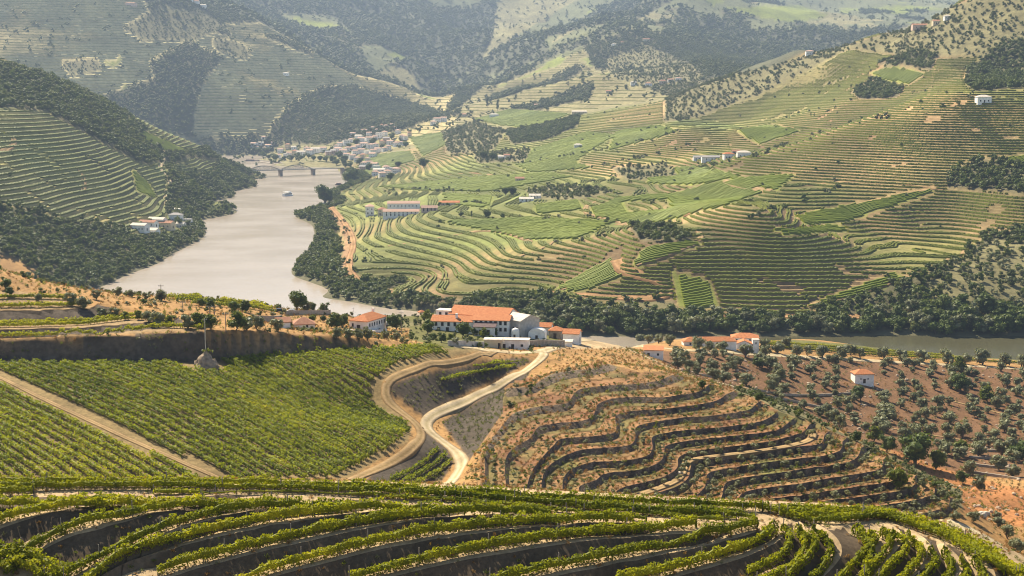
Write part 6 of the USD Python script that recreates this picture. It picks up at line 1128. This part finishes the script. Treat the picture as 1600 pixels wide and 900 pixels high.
for u, v, top, lab in [(252,468,444,'utility pole at the crest before the wide river, leftmost'),(286,490,470,'thin pole on the orange slope behind the yellow trees'),(328,494,477,'short pole beside the dark bush on the orange slope'),(335,492,476,'second short pole beside the dark bush on the slope'),(353,518,487,'dark pole at the edge of the high field bank'),(389,482,468,'pole among the vines on the river crest'),(508,489,474,'utility pole by the trees at the river edge left of the villa'),(480,489,476,'slim pole beside the large river tree'),(627,522,486,'tall pole in the garden right of the villa'),(552,494,480,'pole behind the villa roof'),(875,548,534,'pole by the pale road below the barns'),(1005,562,548,'pole beside the gate house')]: pole(u, v, top, lab)
pm = pick(322, 573, 230); gm_ = float(ground(pm[:1], pm[1:2])[0]); t = thing('earth_mound', 'lone cone of bare earth and rock left standing in the field under a pole', 'mound', (pm[0], pm[1], gm_))
mm = trimesh.creation.icosphere(subdivisions=4); v_ = mm.vertices.copy(); rr = np.hypot(v_[:, 0], v_[:, 1]); v_[:, 2] = np.where(v_[:, 2] > 0, 5.2 * (1 - rr) ** .9, -1.5); nz = meshkit.fbm(v_ * [2.5, 2.5, .8] + 9, 4, 3) - .5; v_[:, :2] *= 3.7 * (1 + .5 * nz)[:, None]; v_[:, 2] += 1.6 * nz * (v_[:, 2] > 0); obj('earth', (v_, mm.faces), 'mound_earth', t, smooth=40)
r9 = np.random.default_rng(9); obj('weeds', quads(r9.normal(0, .7, (60, 3)) * [1, 1, .4] + [.5, 0, 4.7], .6, r9), 'bright_leaves', t).SetCustomDataByKey('kind', 'stuff')
th_ = thing('utility_pole', 'tall pale pole standing on top of the bare earth mound', 'utility pole', (pm[0], pm[1], gm_ + 4.6)); obj('mast', tube([[0, 0, -.6], [0, 0, 9.5]], [.16, .10], 7), 'pale_rock', th_); obj('crossarm', box(-.7, .7, -.06, .06, 9.0, 9.15), 'grey_wood', th_); obj('insulator', join([box(x - .05, x + .05, -.05, .05, 9.153, 9.35) for x in (-.6, .6)]), 'boat_white', th_)
def car(u, v, rot, m, lab, dmin=230):
    p = pick(u, v, dmin); t = thing('parked_car', lab, 'car', (p[0], p[1], float(ground(p[:1], p[1:2])[0])), math.radians(rot))
    P = [(-2.1, .35), (-2.15, .8), (-1.3, .95), (-.75, 1.42), (.75, 1.45), (1.5, .95), (2.15, .8), (2.15, .35)]; n = len(P); V = np.array([(x, y, z) for y in (-.85, .85) for x, z in P])
    F = [(0, i, i + 1) for i in range(1, n - 1)] + [(n, n + i + 1, n + i) for i in range(1, n - 1)] + [f for i in range(n) for f in ((i, n + i, n + (i + 1) % n), (i, n + (i + 1) % n, (i + 1) % n))]
    obj('body', (V, np.array(F)), m, t); obj('window', box(-.7, .75, -.86, .86, 1.0, 1.36), 'boat_glass', t)
    for x in (-1.35, 1.35):
        for y in (-.8, .8): w = trimesh.creation.cylinder(radius=.33, height=.2, sections=14); w.apply_transform(trimesh.transformations.rotation_matrix(np.pi / 2, [1, 0, 0])); obj('wheel', (w.vertices + [x, y, .33], w.faces), 'rubber', t)
car(436, 488, 15, 'car_dark', 'dark car parked at the left end of the terrace by the river'); car(455, 489, 5, 'car_pale', 'pale van parked under the large river tree'); car(598, 512, 40, 'car_dark', 'dark car parked in the yard behind the villa'); car(606, 508, 25, 'car_pale', 'grey car parked beside the dark car behind the villa')
for u, v, s_, lab in [(1533,808,1.5,'largest pale boulder beside the lower road'),(1541,805,1.1,'middle pale boulder beside the lower road'),(1526,810,.8,'smallest pale boulder beside the lower road'),(1063,735,.8,'white stone lying beside the knoll path')]:
    p = pick(u, v, 230); t = lump([0, 0, .3], [1, .8, .75], np.random.default_rng(int(u)), 2, .12); tag(obj('boulder', (t[0] * s_ + [p[0], p[1], float(ground(p[:1], p[1:2])[0])], t[1]), 'pale_rock'), lab, 'boulder')
# ------------------------------------------------------------------ the summer haze over the valley: one closed box of thin air
usdkit.material(stage, '/World/Looks/haze_air', {'v': ('principled_volume', {'color': (0.55, 0.72, 1.0), 'density': HAZE_DENSITY, 'anisotropy': 0.25})}, volume='v.volume')
hb = trimesh.creation.box(bounds=[[-15000, -300, -32], [15000, 14500, 1500]])
tag(obj('haze', hb, 'haze_air'), kind='stuff')
